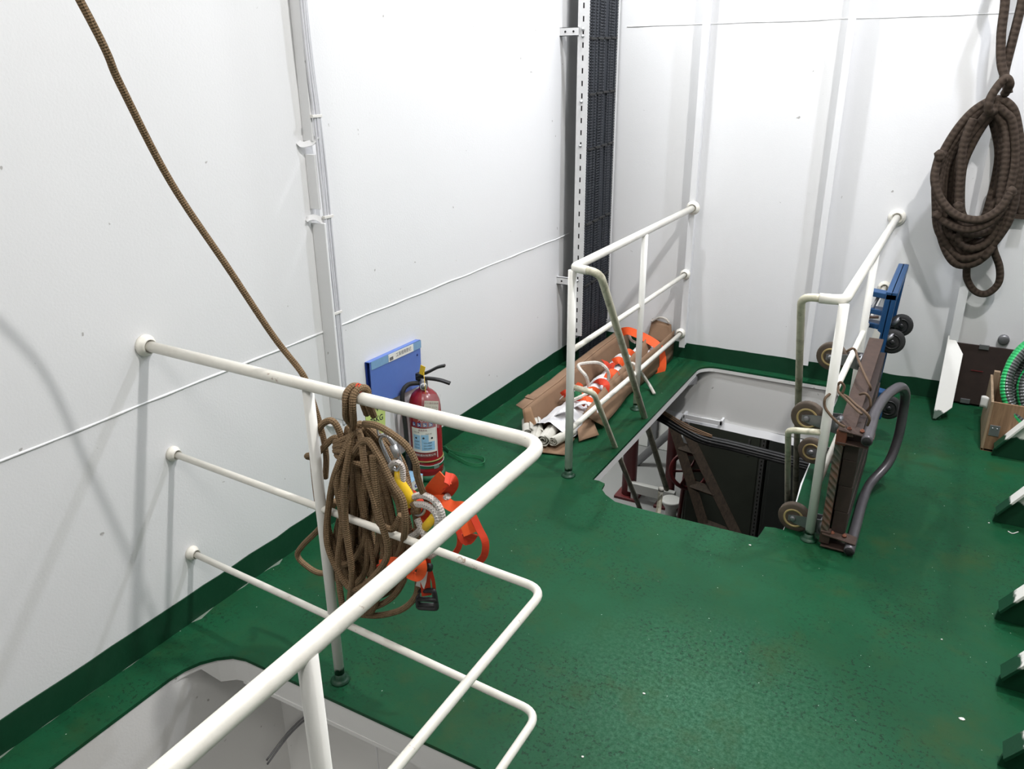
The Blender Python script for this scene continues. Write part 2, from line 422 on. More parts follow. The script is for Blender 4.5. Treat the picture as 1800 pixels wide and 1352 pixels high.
def plate(name, outer, holes, z0, z1, mat):
    cu = bpy.data.curves.new(name, 'CURVE'); cu.dimensions = '2D'; cu.fill_mode = 'BOTH'; cu.extrude = (z1 - z0)/2
    for poly in [outer] + holes:
        sp = cu.splines.new('POLY'); sp.points.add(len(poly)-1); sp.use_cyclic_u = True
        for p, q in zip(sp.points, poly): p.co = (q[0], q[1], 0, 1)
    t = bpy.data.objects.new(name, cu); COL.objects.link(t)
    me = bpy.data.meshes.new_from_object(t.evaluated_get(bpy.context.evaluated_depsgraph_get()))
    bpy.data.objects.remove(t); bpy.data.curves.remove(cu)
    me.transform(Matrix.Translation((0, 0, (z0+z1)/2))); me.name = name
    me.materials.clear(); me.materials.append(MAT[mat])
    o = bpy.data.objects.new(name, me); COL.objects.link(o); o['kind'] = 'structure'
    return o
plate('floor', [(-.02, YF), (XR, YF), (XR, D+.02), (-.02, D+.02)], [near_hatch, stair_hatch], -.012, 0, 'deck')
struct('wall_left', MB().box((-.06, YF, -.012), (0, D, CEIL)), 'wall')
struct('wall_back', MB().box((-.06, D, -.012), (XR, D+.06, CEIL)), 'wall')
struct('wall_right', MB().box((XR, YF, -.012), (XR+.06, D+.06, CEIL)), 'wall_dim')
struct('wall_front', MB().box((-.06, YF-.06, -.012), (XR+.06, YF, CEIL)), 'wall_dim')
struct('ceiling', MB().box((-.06, YF-.06, CEIL), (XR+.06, D+.06, CEIL+.05)), 'wall_dim')

# painted green skirting bands with a hand-cut top edge
def band(name, a, b, nrm, h):
    a, b, nrm = Vector(a), Vector(b), Vector(nrm); n = 90
    V = []; F = []
    for i in range(n+1):
        p = a.lerp(b, i/n); hh = h + .006*noise.noise(p*9) + .003*noise.noise(p*40)
        for off in (0., .004):
            V += [p + nrm*off, p + nrm*off + Vector((0, 0, hh))]
    for i in range(n):
        q = i*4; r = q+4
        F += [(q+2, r+2, r+3, q+3), (q+3, r+3, r+1, q+1)]
    F += [(0, 2, 3, 1), (n*4, n*4+1, n*4+3, n*4+2)]
    return struct(name, MB().add(V, F, smooth=False), 'green')
band('baseboard_left', (0, YF, 0), (0, D, 0), (1, 0, 0), .107)
band('baseboard_back', (0, D, 0), (XR, D, 0), (0, -1, 0), .107)
# fillet between deck and left wall, scraped bare along its edge
def fillet(name, x, w_, mat):
    n = 160; V = []; F = []
    for i in range(n+1):
        y = -.6 + (D+.6)*i/n; k = noise.noise(Vector((0, y*14, 3)))
        ww = w_*max(.0, -.12 + 1.9*k) if y < 2.0 else w_*.25*max(.0, k)
        V += [(x-.004, y, .0010), (x-.004+ww, y, .0004 + .25*ww), (x-.002+ww*1.4, y, .0004)]
    for i in range(n):
        q = i*3; F += [(q, q+1, q+4, q+3), (q+1, q+2, q+5, q+4)]
    return struct(name, MB().add(V, F), mat)
fillet('trim_1', .006, .010, 'bare')

# weld seams
def seam(name, a, b, r=.0055, nrm=(1,0,0)):
    a, b = Vector(a), Vector(b); n = int((b-a).length/.02)
    pts = []; rad = []
    for i in range(n+1):
        p = a.lerp(b, i/n); k = noise.noise(p*11); p = p + Vector((0, 0, .004*noise.noise(p*5)))
        pts.append(p); rad.append(r*(1+.45*k))
    return struct(name, MB().tube(pts, r, 8, rad=rad), 'wall')
seam('trim_2', (0, -.6, .835), (0, 4.5, .835), .0042)
seam('trim_3', (.18, D, 2.026), (2.21, D, 2.026), .0032)

# vertical stiffeners of the back wall: web plus narrow front flange
def stiffener(name, x, z0, z1, depth, fl):
    mb = MB().box((x-.006, D-depth, z0), (x+.006, D, z1)).box((x-fl/2, D-depth-.010, z0), (x+fl/2, D-depth, z1))
    return mb
struct('trim_4', stiffener('', .682, 0.10, CEIL, .075, .036), 'wall')
struct('trim_5', stiffener('', 1.452, .107, CEIL, .075, .036), 'wall')
# third stiffener, behind the hanging rope, with its knee at the foot
struct('trim_6', stiffener('', 2.205, .38, CEIL, .085, .044), 'wall')
knee = MB().prism([(2.20, D, 0.0), (2.20, 4.54, 0.0), (2.20, 4.54, .02), (2.20, 4.80, .395), (2.20, D, .40)], (.014, 0, 0))
fl = MB().prism([(xx, 4.530 + .275*s, .005 + .395*s) for xx, s in ((2.176, 0), (2.192, 0), (2.258, .16), (2.262, .80), (2.202, 1.), (2.176, 1.))], (0, -.010, .007))
o = struct('trim_7', knee, 'bracket_back', bevel=.002); 
f = link('knee_flange', fl, 'bracket_back', o, bevel=.002)
# bulkhead bits right of it
# frames on the right side: sloping knee plates with a face flange
for i, y in enumerate([4.20, 3.50, 2.774, 2.41, 2.066, 1.45]):
    prof = [(2.452, 0), (2.456, .035), (2.556, .185), (3.2, 1.22), (3.2, 0)]
    o = struct('trim_%d' % (8+i), MB().prism([(x, y-.006, z) for x, z in prof], (0, .012, 0)), 'bracket', bevel=.0015)
    fp = [(2.462, .042), (2.556, .185), (3.2, 1.22), (3.2, 1.244), (2.550, .195), (2.455, .050)]
    link('knee_flange', MB().prism([(x, y-.035, z) for x, z in fp], (0, .07, 0)), 'bracket', o, bevel=.0015)

# left wall stiffener with its notches
def left_stiff():
    y = 2.225
    o = struct('trim_14', MB().box((0, y-.005, .47), (.062, y+.005, 1.265)).box((0, y-.005, 1.315), (.045, y+.005, 1.51)).box((0, y-.005, 1.555), (.045, y+.005, CEIL)), 'wall', bevel=.002)
    for z, up in ((1.545, 1), (1.285, -1), (.452, 1)):
        pts = [(0.004, y-.035, z+.010*up), (.012, y-.028, z), (.026, y-.014, z+.002), (.040, y, z+.008*up), (.052, y+.012, z+.026*up)]
        link('lip', MB().ribbon(smooth(pts, 5), .020, .004, (0, .5, 1)), 'wall', o)
left_stiff()
cr = thing('cable_run', 'thin white painted cables strapped along the stiffener of the left wall', 'cables', (.06, 2.23, .45))
for i in range(4):
    dy = (-.002 + .0115*i); pts = []
    for k, z in enumerate([.44, .55, .914, 1.285, 1.45, 1.64, 1.9, 2.3, 2.9, CEIL]):
        wv = .006*noise.noise(Vector((i*3.1, z*2, 1)))
        pts.append((.052 + .003*(i % 2) + wv*.4, 2.234 + dy*(1 if z < 1.6 else .75) + wv + (-.012 if z > 1.64 else 0), z))
    rod(cr, 'cable', smooth(pts, 6), .0042 if i % 2 else .0052, 'cable_white', 8)
for z in (.52, .914, 1.285, 1.64):
    yy = 2.249 + (-.012 if z > 1.6 else 0)
    link('cable_tie', MB().box((.046, yy-.022, z-.005), (.0605, yy+.027, z+.005)), 'paper', cr, bevel=.001)

# ---------------------------------------------------------------- hatches and what lies below
struct('wall_hatch_left', MB().box((.10, -1.2, ZL), (.163, 1.75, -.012)), 'wall_low')
struct('wall_hatch_back', MB().box((.10, 1.62, ZL), (1.7, 1.68, -.012)), 'wall_low')
struct('wall_hatch_right', MB().box((1.64, -1.2, ZL), (1.70, 1.68, -.012)), 'wall_low')
struct('wall_hatch_front', MB().box((.10, -1.26, ZL), (1.7, -1.2, -.012)), 'wall_low')
pts = [(1.30, -1.1)] + near_hatch[2:] + [(.165, -1.1)]
def lip(name, pts, depth, mat, inset=.004, th=.006, z0=-.012):
    # thin upright plate welded under the deck edge
    mb = MB(); n = len(pts); V = []; F = []
    for i, (x, y) in enumerate(pts):
        a = Vector(pts[max(0, i-1)]); b = Vector(pts[min(n-1, i+1)]); t_ = (b-a).normalized(); nr = Vector((t_.y, -t_.x))
        d = depth(x, y) if callable(depth) else depth
        for off in (inset, inset+th):
            for z in (z0, z0-d): V.append((x + nr.x*off, y + nr.y*off, z))
    for i in range(n-1):
        q, r = 4*i, 4*i+4
        F += [(q, r, r+1, q+1), (q+2, q+3, r+3, r+2), (q+1, r+1, r+3, q+3), (q, q+2, r+2, r)]
    F += [(0, 1, 3, 2), (4*n-4, 4*n-2, 4*n-1, 4*n-3)]
    return struct(name, mb.add(V, F, smooth=False), mat)
lip('trim_20', pts, lambda x, y: .09 if y > 1.3 else .02, 'wall_low')
struct('trim_21', MB().box((.28, 1.38, -.115), (1.3, 1.62, -.10)), 'wall_low')
seam('trim_22', (.62, 1.62, -2.3), (.62, 1.62, -.12), .004)
lc = thing('cable', 'thin grey cable clipped to the bulkhead down the near hatch', 'cable', (.45, 1.6, -.4))
rod(lc, 'sheath', smooth([(.70, 1.61, -.20), (.60, 1.605, -.22), (.40, 1.60, -.34), (.25, 1.58, -.50), (.18, 1.5, -.62)], 6), .004, 'steel_dark', 8)
rod(lc, 'sheath', smooth([(.72, 1.61, -.215), (.60, 1.605, -.235), (.40, 1.60, -.355), (.25, 1.58, -.515), (.18, 1.5, -.64)], 6), .004, 'steel_dark', 8)
link('cable_clip', MB().box((.495, 1.592, -.305), (.51, 1.62, -.26)), 'paper', lc)

# stair hatch: rim plates under the deck edge
lip('trim_23', [(.818, 4.70), (.818, 3.04)], .040, 'wall_low', 0., .02)
lip('trim_24', [(1.684, 4.6)] + arc_pts((1.58, 4.70), .10, 0, 90) + arc_pts((.925, 4.70), .105, 90, 180) + [(.82, 4.69)], .022, 'wall_low', .0, .005)
lip('trim_25', [(1.698, 3.012), (1.702, 3.25), (1.688, 3.45), (1.684, 4.6)], .010, 'wall', -.006, .008, -.0005)
# panel under the far edge with a turned-out lower flange
struct('wall_stair_far', MB().box((.50, 4.815, -.385), (2.4, 4.86, -.013)), 'wall_low')
fl = []
for i in range(41):
    x = .50 + 1.9*i/40; fl.append((x, 4.795, -.385 - .030*(x-.5)/1.2 + .004*noise.noise(Vector((x*9, 0, 0)))))
struct('trim_26', MB().ribbon(fl, .05, .012, (0, .5, 1)), 'wall')
struct('trim_27', MB().prism([(.815, 4.70, -.045), (.815, 4.70, -.10), (.815, 4.58, -.06), (.815, 4.52, -.045)], (.012, 0, 0)), 'steel_dark')
b = thing('bracket', 'small white U shaped bracket on the panel inside the stair hatch', 'bracket', (.82, 4.80, -.38))
link('bar', MB().box((.74, 4.745, -.375), (1.00, 4.757, -.345)), 'wall', b, bevel=.002)
link('arm', MB().box((.735, 4.745, -.40), (.752, 4.82, -.35)), 'wall', b, bevel=.002)
link('arm', MB().box((.985, 4.745, -.375), (1.00, 4.82, -.345)), 'wall', b, bevel=.002)
cb = thing('cable_bundle', 'thick bundle of black cables slung under the panel in the stair hatch', 'cables', (.62, 4.80, -.42))
for i in range(6):
    r_ = .012 + .004*random.random(); dz = .020*(i % 3) + .006*(i//3); dy = .028*(i//3)
    pts = [(.30, 4.72-dy, -.30-dz), (.58, 4.72-dy, -.345-dz), (.75, 4.72-dy, -.405-dz), (.90, 4.73-dy, -.46-dz*.9), (1.10, 4.74-dy, -.475-dz*.8), (1.5, 4.75-dy, -.50-dz*.8), (2.3, 4.75-dy, -.54-dz*.7)]
    rod(cb, 'cable', smooth(wob(pts, .005, 3+i), 5), r_, 'black', 8)
for i in range(3):
    rod(cb, 'cable', smooth([(.50, 4.70-.02*i, -.285), (.66, 4.68, -.335-.012*i), (.80, 4.69, -.395-.015*i), (.95, 4.72, -.445-.006*i)], 5), .0045, 'cardboard', 8)

# the deck below
struct('floor_lower', MB().box((-3.2, 1.7, ZL-.05), (3.2, 11, ZL)), 'door_dark')
t = struct('trim_28', MB().box((-2.2, 5.6, ZL-.01), (.16, 8.19, ZL+.001)), 'wall_dim')
struct('wall_lower_back', MB().box((-3.2, 10.2, ZL), (3.2, 10.3, .3)), 'wall_low')
struct('wall_lower_left', MB().box((-3.3, 1.7, ZL), (-3.2, 10.3, .3)), 'wall_low')
struct('wall_lower_right', MB().box((3.2, 1.7, ZL), (3.3, 10.3, .3)), 'door_grey')
struct('wall_lower_front', MB().box((-3.2, 1.7, ZL), (3.2, 1.76, -.012)), 'wall_low')
struct('ceiling_lower', MB().box((-3.3, D+.06, -.012), (3.3, 10.3, .05)), 'wall_low')
struct('ceiling_lower_left', MB().box((-3.3, 1.7, -.06), (-.02, D+.06, -.012)), 'wall_low')
p = thing('partition', 'light grey panelled partition seen down the stair hatch', 'partition', (-1.0, 8.2, ZL))
for i in range(5):
    x = -1.75 + .46*i; link('panel', MB().box((x, 8.2, ZL), (x+.445, 8.24, -.06)), 'wall_low', p, bevel=.004)
link('stud', MB().box((-.62, 8.12, ZL), (-.53, 8.2, -.06)), 'steel_dark', p)
link('stud', MB().box((-.20, 8.10, ZL), (-.13, 8.2, -.06)), 'steel_dark', p)
link('stud', MB().box((-.86, 8.05, ZL), (-.80, 8.2, -.06)), 'wall', p)
for (x, r_, y, lab) in ((-.42, .075, 7.0, 'dark red pillar at the left inside the stair hatch'), (.015, .052, 7.0, 'dark red pillar beside the wooden steps below the stair hatch')):
    t = thing('pillar', lab, 'pillar', (x, y, ZL))
    link('shaft', MB().lathe([(r_, 0), (r_, 2.33)], (x, y, ZL)), 'red_dark', t)
    link('base_plate', MB().box((x-.12, y-.12, ZL), (x+.12, y+.12, ZL+.03)), 'red_dark', t, bevel=.004)
    link('gusset', MB().prism([(x, y-.006, -.07), (x-.22, y-.006, -.07), (x, y-.006, -.42)], (0, .012, 0)), 'red_dark', t)
    link('gusset', MB().prism([(x, y-.006, -.07), (x+.22, y-.006, -.07), (x, y-.006, -.42)], (0, .012, 0)), 'red_dark', t)
t = thing('beam', 'low white beam lying between the pillars below the stair hatch', 'beam', (-.15, 6.95, -2.2))
link('web', MB().box((-.40, 6.9, -2.30), (.10, 6.96, -2.19)), 'wall_low', t, bevel=.005)
link('foot', MB().box((-.36, 6.9, ZL), (-.30, 6.96, -2.30)), 'wall_low', t)
link('foot', MB().box((.02, 6.9, ZL), (.08, 6.96, -2.30)), 'wall_low', t)
t = thing('mooring_bollard', 'round white cup on the lower deck at the foot of the second pillar', 'stand', (.12, 6.75, ZL))
link('cup', MB().lathe([(.05, 0), (.06, .02), (.055, .12), (.10, .20), (.10, .22), (.08, .22)], (.12, 6.75, ZL)), 'wall_low', t)
t.name = 'pipe_stand'
# wooden steps leaning in the lower deck
la = thing('wooden_ladder', 'brown wooden ladder leaning in the dark below the stair hatch', 'ladder', (.5, 6.0, ZL))
A0, A1 = Vector((0.181, 6.450, -1.259)), Vector((0.698, 6.000, -2.049))
B0, B1 = Vector((0.281, 6.450, -1.237)), Vector((0.958, 6.000, -1.970))
def ext(a, b):
    d = (b-a); k = (ZL + .02 - a.z)/d.z; return a + d*k
for a, b in ((A0, A1), (B0, B1)):
    e = ext(a, b); link('stringer', MB().ribbon([a - (e-a)*.2, e], .085, .035, (1, .25, .2)), 'ladder', la, bevel=.003)
for k in (.12, .36, .60, .84):
    a = A0.lerp(ext(A0, A1), k); b_ = B0.lerp(ext(B0, B1), min(1, k+.02))
    link('rung', MB().ribbon([a, b_], .08, .025, (0, .8, .6)), 'ladder', la, bevel=.003)
hw = thing('hand_wheel', 'dark red valve wheel behind the wooden ladder below the stair hatch', 'wheel', (.2, 6.4, ZL))
c = Vector((0.356, 6.430, -1.651))
link('rim', MB().torus(c, (.35, -1, .25), .165, .020), 'red_dark', hw)
for k in range(3):
    ax = Vector((.35, -1, .25)).normalized(); u_ = ax.orthogonal().normalized(); v_ = ax.cross(u_)
    d = (u_*math.cos(k*PI/3+.4) + v_*math.sin(k*PI/3+.4))*.160
    rod(hw, 'spoke', [c-d, c+d], .012, 'red_dark', 8)
rod(hw, 'spindle', [c, c + Vector((-.06, .10, -.06)), (c.x-.10, c.y+.12, ZL)], .020, 'red_dark', 10)
rod(thing('pipe', 'grey pipe slanting behind the pillars below the stair hatch', 'pipe', (-.3, 7.7, ZL)), 'pipe_run', smooth([(-.62, 7.7, ZL), (-.38, 7.7, -2.1), (-.02, 7.7, -1.62), (.05, 7.7, -1.2), (.05, 7.7, -.06)], 6), .045, 'steel_dark', 12)
def cabinet(lab, lo, hi, mat, trimx):
    t = thing('cabinet', lab, 'cabinet', ((lo[0]+hi[0])/2, lo[1], ZL))
    link('body', MB().box(lo, hi), mat, t, bevel=.006)
    link('door', MB().box((lo[0]+.03, lo[1]-.018, lo[2]+.06), (hi[0]-.06, lo[1], hi[2]-.04)), mat, t, bevel=.004)
    if trimx:
        link('edge_strip', MB().box((hi[0]-.045, lo[1]-.03, lo[2]), (hi[0]-.005, lo[1], hi[2])), 'steel_dark', t)
        hs = MB()
        for k in range(60): hs.box((hi[0]-.030, lo[1]-.033, lo[2]+.03+.04*k), (hi[0]-.020, lo[1]-.029, lo[2]+.048+.04*k))
        o = link('slot_row', hs, 'void', t); o['kind'] = 'stuff'
    x0 = lo[0]+.18; zz = lo[2]+.95
    link('handle', MB().box((hi[0]-.16, lo[1]-.04, zz), (hi[0]-.14, lo[1]-.018, zz+.16)), 'steel_dark', t, bevel=.003)
    return t
cabinet('tall dark green cabinet with a perforated edge strip below the stair hatch', (.27, 6.62, ZL), (.985, 7.1, -.07), 'door_dark', True)
cabinet('dark grey cabinet right of the perforated strip below the stair hatch', (1.02, 6.5, ZL), (1.75, 7.0, -.07), 'door_grey', False)
t = thing('pole', 'short cream pole standing under the front edge of the stair hatch', 'pole', (.86, 4.1, ZL))
P0 = Vector((0.701, 4.500, -0.802)); 
link('shaft', MB().tube([P0, (P0.x+.01, P0.y-.3, ZL)], .017, 12), 'rail_old', t)
link('cap', MB().lathe([(.019, 0), (.019, .02), (.012, .026)], P0 - Vector((0, 0, .01))), 'rail', t)

# ---------------------------------------------------------------- pipe guard rails
def flange(parent, p, axis, r=.040):
    p = Vector(p); a = Vector(axis)
    o = link('wall_flange', MB().lathe([(r, 0), (r, .008), (r*.9, .012), (r*.72, .020), (r*.62, .028), (r*.46, .012)], p, a, 24), 'rail', parent)
    return o
def post(parent, p, z, r=.0175, mat='post'):
    x, y = p
    o = link('post', MB().tube([(x, y, 0), (x, y, z*.5), (x, y, z)], r, 16), mat, parent)
    link('foot_ring', MB().lathe([(r+.015, 0), (r+.015, .004), (r+.007, .009), (r+.002, .014), (r, .03)], (x, y, .0), (0, 0, 1), 24), 'green', o)
    return o
R1, R2 = .0166, .0108
g = thing('guard_rail', 'cream white three bar pipe railing around the nearest hatch, rope hung on it', 'railing', (.65, 1.45, 0))
for nm, z0, zc, y0, x1, yc, r in (('top_rail', 1.014, 1.0, 1.447, 1.372, 1.432, R1), ('middle_rail', .636, .612, 1.472, 1.378, 1.424, R2), ('lower_rail', .256, .245, 1.474, 1.376, 1.402, R2)):
    pts = bent([(0.002, y0, z0), (.649, (y0+yc)/2+.003, (z0+zc)/2), (x1, yc, zc), (x1+.004, .3, zc), (x1+.006, -1.05, zc)], .065 if r == R1 else .05, 7)
    pts = [pts[0]] + pts[7+1:] if False else pts
    rod(g, nm, pts, r, 'rail', 20)
    flange(g, (0.0, y0, z0), (1, 0, 0), .034 if r == R1 else .025)
post(g, (.649, 1.452), .995, .0155)
post(g, (1.378, .657), .995, .0160)
post(g, (1.378, -.75), .995, .0160)
R1, R2 = .0190, .0132

g = thing('guard_rail', 'white railing left of the stair hatch, beside the long open cardboard carton', 'railing', (.70, 3.9, 0))
rod(g, 'top_rail', bent([(.690, D-.075, 1.0), (.703, 3.022, 1.0), (.835, 2.995, 1.0)], .045, 7)[:-1] + [Vector((.78, 3.006, 1.0))], R1, 'rail', 20)
dv = Vector((-.0389, .6371, -.7698))
p0 = Vector((.838, 3.0, 1.0))
rod(g, 'hand_rail', bent([(.775, 3.007, 1.0), p0, p0 + dv*2.3], .06, 7), .0172, 'rail_old', 18)
for z, zz in ((.624, .585), (.236, .196)):
    rod(g, 'middle_rail' if z > .4 else 'lower_rail', [(.672, D-.075, zz), (.690, 3.9, (z+zz)/2), (.703, 3.03, z)], R2, 'rail', 16)
pl = Vector((.806, 3.048, .435))
rod(g, 'lower_hand_rail', bent([(.705, 3.03, .45), pl, pl + dv*1.75], .035, 6), .0135, 'rail_old', 16)
for z, x in ((1.0, .690), (.585, .672), (.196, .670)):
    flange(g, (x, D-.085, z), (0, -1, 0), .042 if z > .9 else .033)
post(g, (.703, 3.021), .99, .0185)
post(g, (.703, 3.914), .99, .0165)

g = thing('guard_rail', 'white railing right of the stair hatch with the carts tied to it', 'railing', (1.80, 3.9, 0))
rod(g, 'top_rail', bent([(1.816, D, 1.014), (1.797, 3.0, 1.0), (1.655, 2.985, 1.0)], .045, 7)[:-1] + [Vector((1.71, 2.991, 1.0))], R1, 'rail', 20)
p0 = Vector((1.648, 2.990, 1.0))
rod(g, 'hand_rail', bent([(1.715, 2.991, 1.0), p0, p0 + dv*2.3], .05, 7), .0150, 'rail_old', 18)
rod(g, 'middle_rail', [(1.813, D, .617), (1.805, 3.9, .61), (1.797, 2.99, .60)], R2, 'rail', 16)
rod(g, 'lower_rail', [(1.813, D, .24), (1.805, 3.9, .24), (1.797, 2.99, .235)], R2, 'rail', 16)
pl = Vector((1.664, 2.985, .462))
rod(g, 'lower_hand_rail', bent([(1.795, 2.985, .478), pl, pl + dv*1.75], .03, 6), .0125, 'rail_old', 16)
for z, x in ((1.014, 1.816), (.617, 1.813), (.24, 1.813)):
    flange(g, (x, D, z), (0, -1, 0), .046 if z > .9 else .036)
post(g, (1.798, 2.985), .99, .0185)
post(g, (1.805, 3.95), .99, .0165)

# ---------------------------------------------------------------- cable tray in the corner
tr = thing('cable_tray', 'tall perforated steel tray full of dark cables in the corner', 'cable tray', (.12, 4.6, .2))
def perforated(y, z0, z1, x0, x1, pitch=.066, nrm=-1):
    # a channel side facing the camera, with real slots punched through
    mb = MB(); n = int((z1-z0)/pitch); xm = (x0+x1)/2; hw_, hh = .0045, .014
    xs = [x0, xm-hw_, xm+hw_, x1]
    for k in range(n):
        a = z0 + k*pitch; b = a + pitch; c = (a+b)/2; zs = [a, c-hh, c+hh, b]
        V = [(x, y, z) for z in zs for x in xs]; F = []
        for i in range(3):
            for j in range(3):
                if (i, j) != (1, 1): F.append((i*4+j, i*4+j+1, i*4+j+5, i*4+j+4))
        mb.add(V, F, smooth=False)
    return mb
ZT0, ZT1 = .232, CEIL
for y, x0, x1, nm in ((4.335, .108, .165, 'rail'), (4.745, .108, .175, 'rail')):
    o = link(nm, perforated(y, ZT0 if y < 4.5 else .42, ZT1, x0, x1), 'galv', tr, solid=.003)
    link('lip', MB().box((x0-.004, y-.002, ZT0), (x0, y+.02, ZT1)).box((x1, y-.002, ZT0), (x1+.003, y+.016, ZT1)), 'galv', o)
    link('slot_shade_sheet', MB().box((x0, y+.010, ZT0), (x1, y+.014, ZT1)), 'void', o)  # black sheet added behind the slots as their painted shade
for k in range(9):
    z = .42 + .5*k
    link('rung', MB().box((.112, 4.34, z), (.128, 4.745, z+.03)), 'galv', tr)
for z in (.575, 1.985, 3.4):
    br = link('bracket', MB().box((.0, 4.318, z-.022), (.115, 4.323, z+.022)).box((.0, 4.318, z+.019), (.115, 4.345, z+.022)).box((.0, 4.318, z-.022), (.115, 4.345, z-.019)), 'galv', tr)
    link('hole', MB().lathe([(.006, 0), (.006, .001)], (.035, 4.3175, z), (0, -1, 0), 10), 'void', br)
    link('hole', MB().lathe([(.006, 0), (.006, .001)], (.085, 4.3175, z), (0, -1, 0), 10), 'void', br)
    link('bolt', MB().lathe([(.010, 0), (.010, .006), (.006, .006), (.006, .012)], (.135, 4.333, z+.01), (0, -1, 0), 6), 'steel', br)
for z in (1.38, 1.62, 1.96): link('bolt', MB().lathe([(.010, 0), (.010, .006), (.006, .006), (.006, .012)], (.135, 4.333, z), (0, -1, 0), 6), 'steel', tr)
for i in range(15):
    y = 4.357 + .0268*i; r_ = .0125 + .003*((i*7) % 3)/2
    pts = []
    for k in range(14):
        z = .0 + CEIL*k/13
        pts.append((.158 + .006*noise.noise(Vector((i*2.3, z*1.3, 0))), y + .004*noise.noise(Vector((i*5.1, z*1.1, 4))), z))
    m_ = MB(); sm = smooth(pts, 3); m_.tube(sm, r_, 8)
    link('cable', m_, 'cable', tr)
ribs = MB()
for i in range(0, 15, 1):
    if i in (4, 8, 9, 13): continue
    y = 4.357 + .0268*i
    for k in range(170): 
        z = .02 + .0155*k
        ribs.box((.150, y-.0122, z), (.1735 + .002*(i % 2), y+.0122, z+.007))
o = link('cable_ribbing', ribs, 'cable', tr); o['kind'] = 'stuff'
for z in (.55, .93, 1.36, 1.66, 1.95, 2.4):
    for k in range(4): link('cable_tie', MB().box((.150, 4.35+.098*k, z-.006+.004*k), (.181, 4.43+.098*k, z+.005+.004*k)), 'rubber', tr, bevel=.001)

# ---------------------------------------------------------------- ropes on the near railing
hr = thing('rope', 'single brown rope running down from above behind the near railing', 'rope', (.58, 1.5, .85))
pts = smooth([(.38, .35, 4.59), (.40, .62, 3.4), (.42, .85, 2.6), (0.460, 1.130, 1.922), (0.444, 1.200, 1.759), (0.428, 1.300, 1.540), (0.490, 1.380, 1.321), (0.546, 1.450, 1.126), (0.593, 1.492, 1.014), (0.603, 1.505, 0.952), (0.621, 1.515, 0.839), (0.624, 1.520, 0.756), (0.602, 1.530, 0.672)], 10)
rod(hr, 'strand', pts, .0088, 'rope', 10, vtwist=.1)


rc = thing('rope_coil', 'tan braided rope coil hitched over the top bar of the near railing', 'rope', tuple((0.753, 1.500, 0.856)))
K = Vector((0.744, 1.505, 0.840))
RR = .0094
random.seed(11)
CO = Vector((0.766, 1.500, 0.618)); EXX = (Vector((0.966, 1.500, 0.674)) - CO)/100; EYY = (Vector((0.746, 1.500, 0.419)) - CO)/100
def pw(px, py, y): return CO + EXX*(px-640) + EYY*(py-900) + Vector((0, y-1.5, 0))   # a point of the hanging plane, in its own two axes
nl = 23
for i in range(nl):
    f1, f2, f3 = ((i*5) % nl)/nl, ((i*8) % nl)/nl, ((i*13) % nl)/nl
    xl = 576 + 66*f1; xr = max(xl + 42, 655 + 78*f2); yb = 985 + 95*f3
    yy = 1.478 + .075*((i*4) % nl)/nl
    if i in (3, 11): yy = 1.412
    j = lambda s=5: random.uniform(-s, s)
    kx, ky = 628 + j(16), 768 + j(8); h = (yb - ky)
    P_ = [pw(kx, ky, yy*.4 + 1.5*.6), pw(kx*.45 + xl*.55 + j(), ky + h*.20, yy + .012), pw(xl + 6 + j(), ky + h*.45, yy + .015), pw(xl + j(), ky + h*.70, yy + .008), pw(xl*.72 + xr*.28 + j(), yb - h*.07, yy), pw(xl*.48 + xr*.52 + j(), yb, yy - .004),
          pw(xl*.2 + xr*.8 + j(), yb - h*.09, yy - .004), pw(xr + j(), ky + h*.72, yy - .01), pw(xr - 12 + j(), ky + h*.46, yy - .008), pw(kx*.5 + xr*.5 + j(), ky + h*.20, yy)]
    rod(rc, 'loop', smooth(P_, 9, True), RR, 'rope', 9, closed=True)
# hitch round the bar, wraps round the neck
c = Vector((.828, 1.440, 1.007))
for dx in (-.010, .013):
    pts = [(c.x+dx-.012, 1.50, .93), (c.x+dx, c.y+.030, c.z-.02), (c.x+dx+.003, c.y+.024, c.z+.014), (c.x+dx, c.y, c.z+.026), (c.x+dx-.003, c.y-.024, c.z+.012), (c.x+dx-.004, c.y-.029, c.z-.02), (c.x+dx-.02, c.y-.012, .945), (c.x-.045, 1.465, .90), (K.x+.01, 1.48, K.z+.01)]
    rod(rc, 'hitch', smooth(pts, 8), RR, 'rope', 9)
link('red_whipping', MB().torus((.834, 1.440, 1.033), (1, .2, 0), .0100, .002, 14, 6).torus((.842, 1.440, 1.032), (1, .2, 0), .0100, .002, 14, 6), 'orange_red', rc)
for k, (dz, rx, ry) in enumerate(((.012, .048, .040), (-.014, .055, .045), (-.040, .060, .05), (-.065, .062, .05))):
    cc = K + Vector((.006*k-.004, 0, dz))
    pts = [cc + Vector((rx*math.cos(a), ry*math.sin(a), .028*math.cos(a+.6*k))) for a in [2*PI*q/16 for q in range(16)]]
    rod(rc, 'neck_wrap', smooth(pts, 3, True), RR, 'rope', 9, closed=True)
rod(rc, 'side_loop', smooth([K + Vector((-.01, -.02, -.03)), (0.716, 1.470, 0.898), (0.667, 1.470, 0.879), (0.628, 1.470, 0.806), (0.614, 1.475, 0.701), (0.613, 1.480, 0.547), (0.622, 1.490, 0.405), (0.649, 1.500, 0.326)], 8), RR, 'rope', 9)
rod(rc, 'side_loop', smooth([K + Vector((0, .0, -.03)), (0.686, 1.500, 0.833), (0.616, 1.500, 0.772), (0.554, 1.515, 0.738), (0.575, 1.530, 0.730)], 8), RR, 'rope', 9)
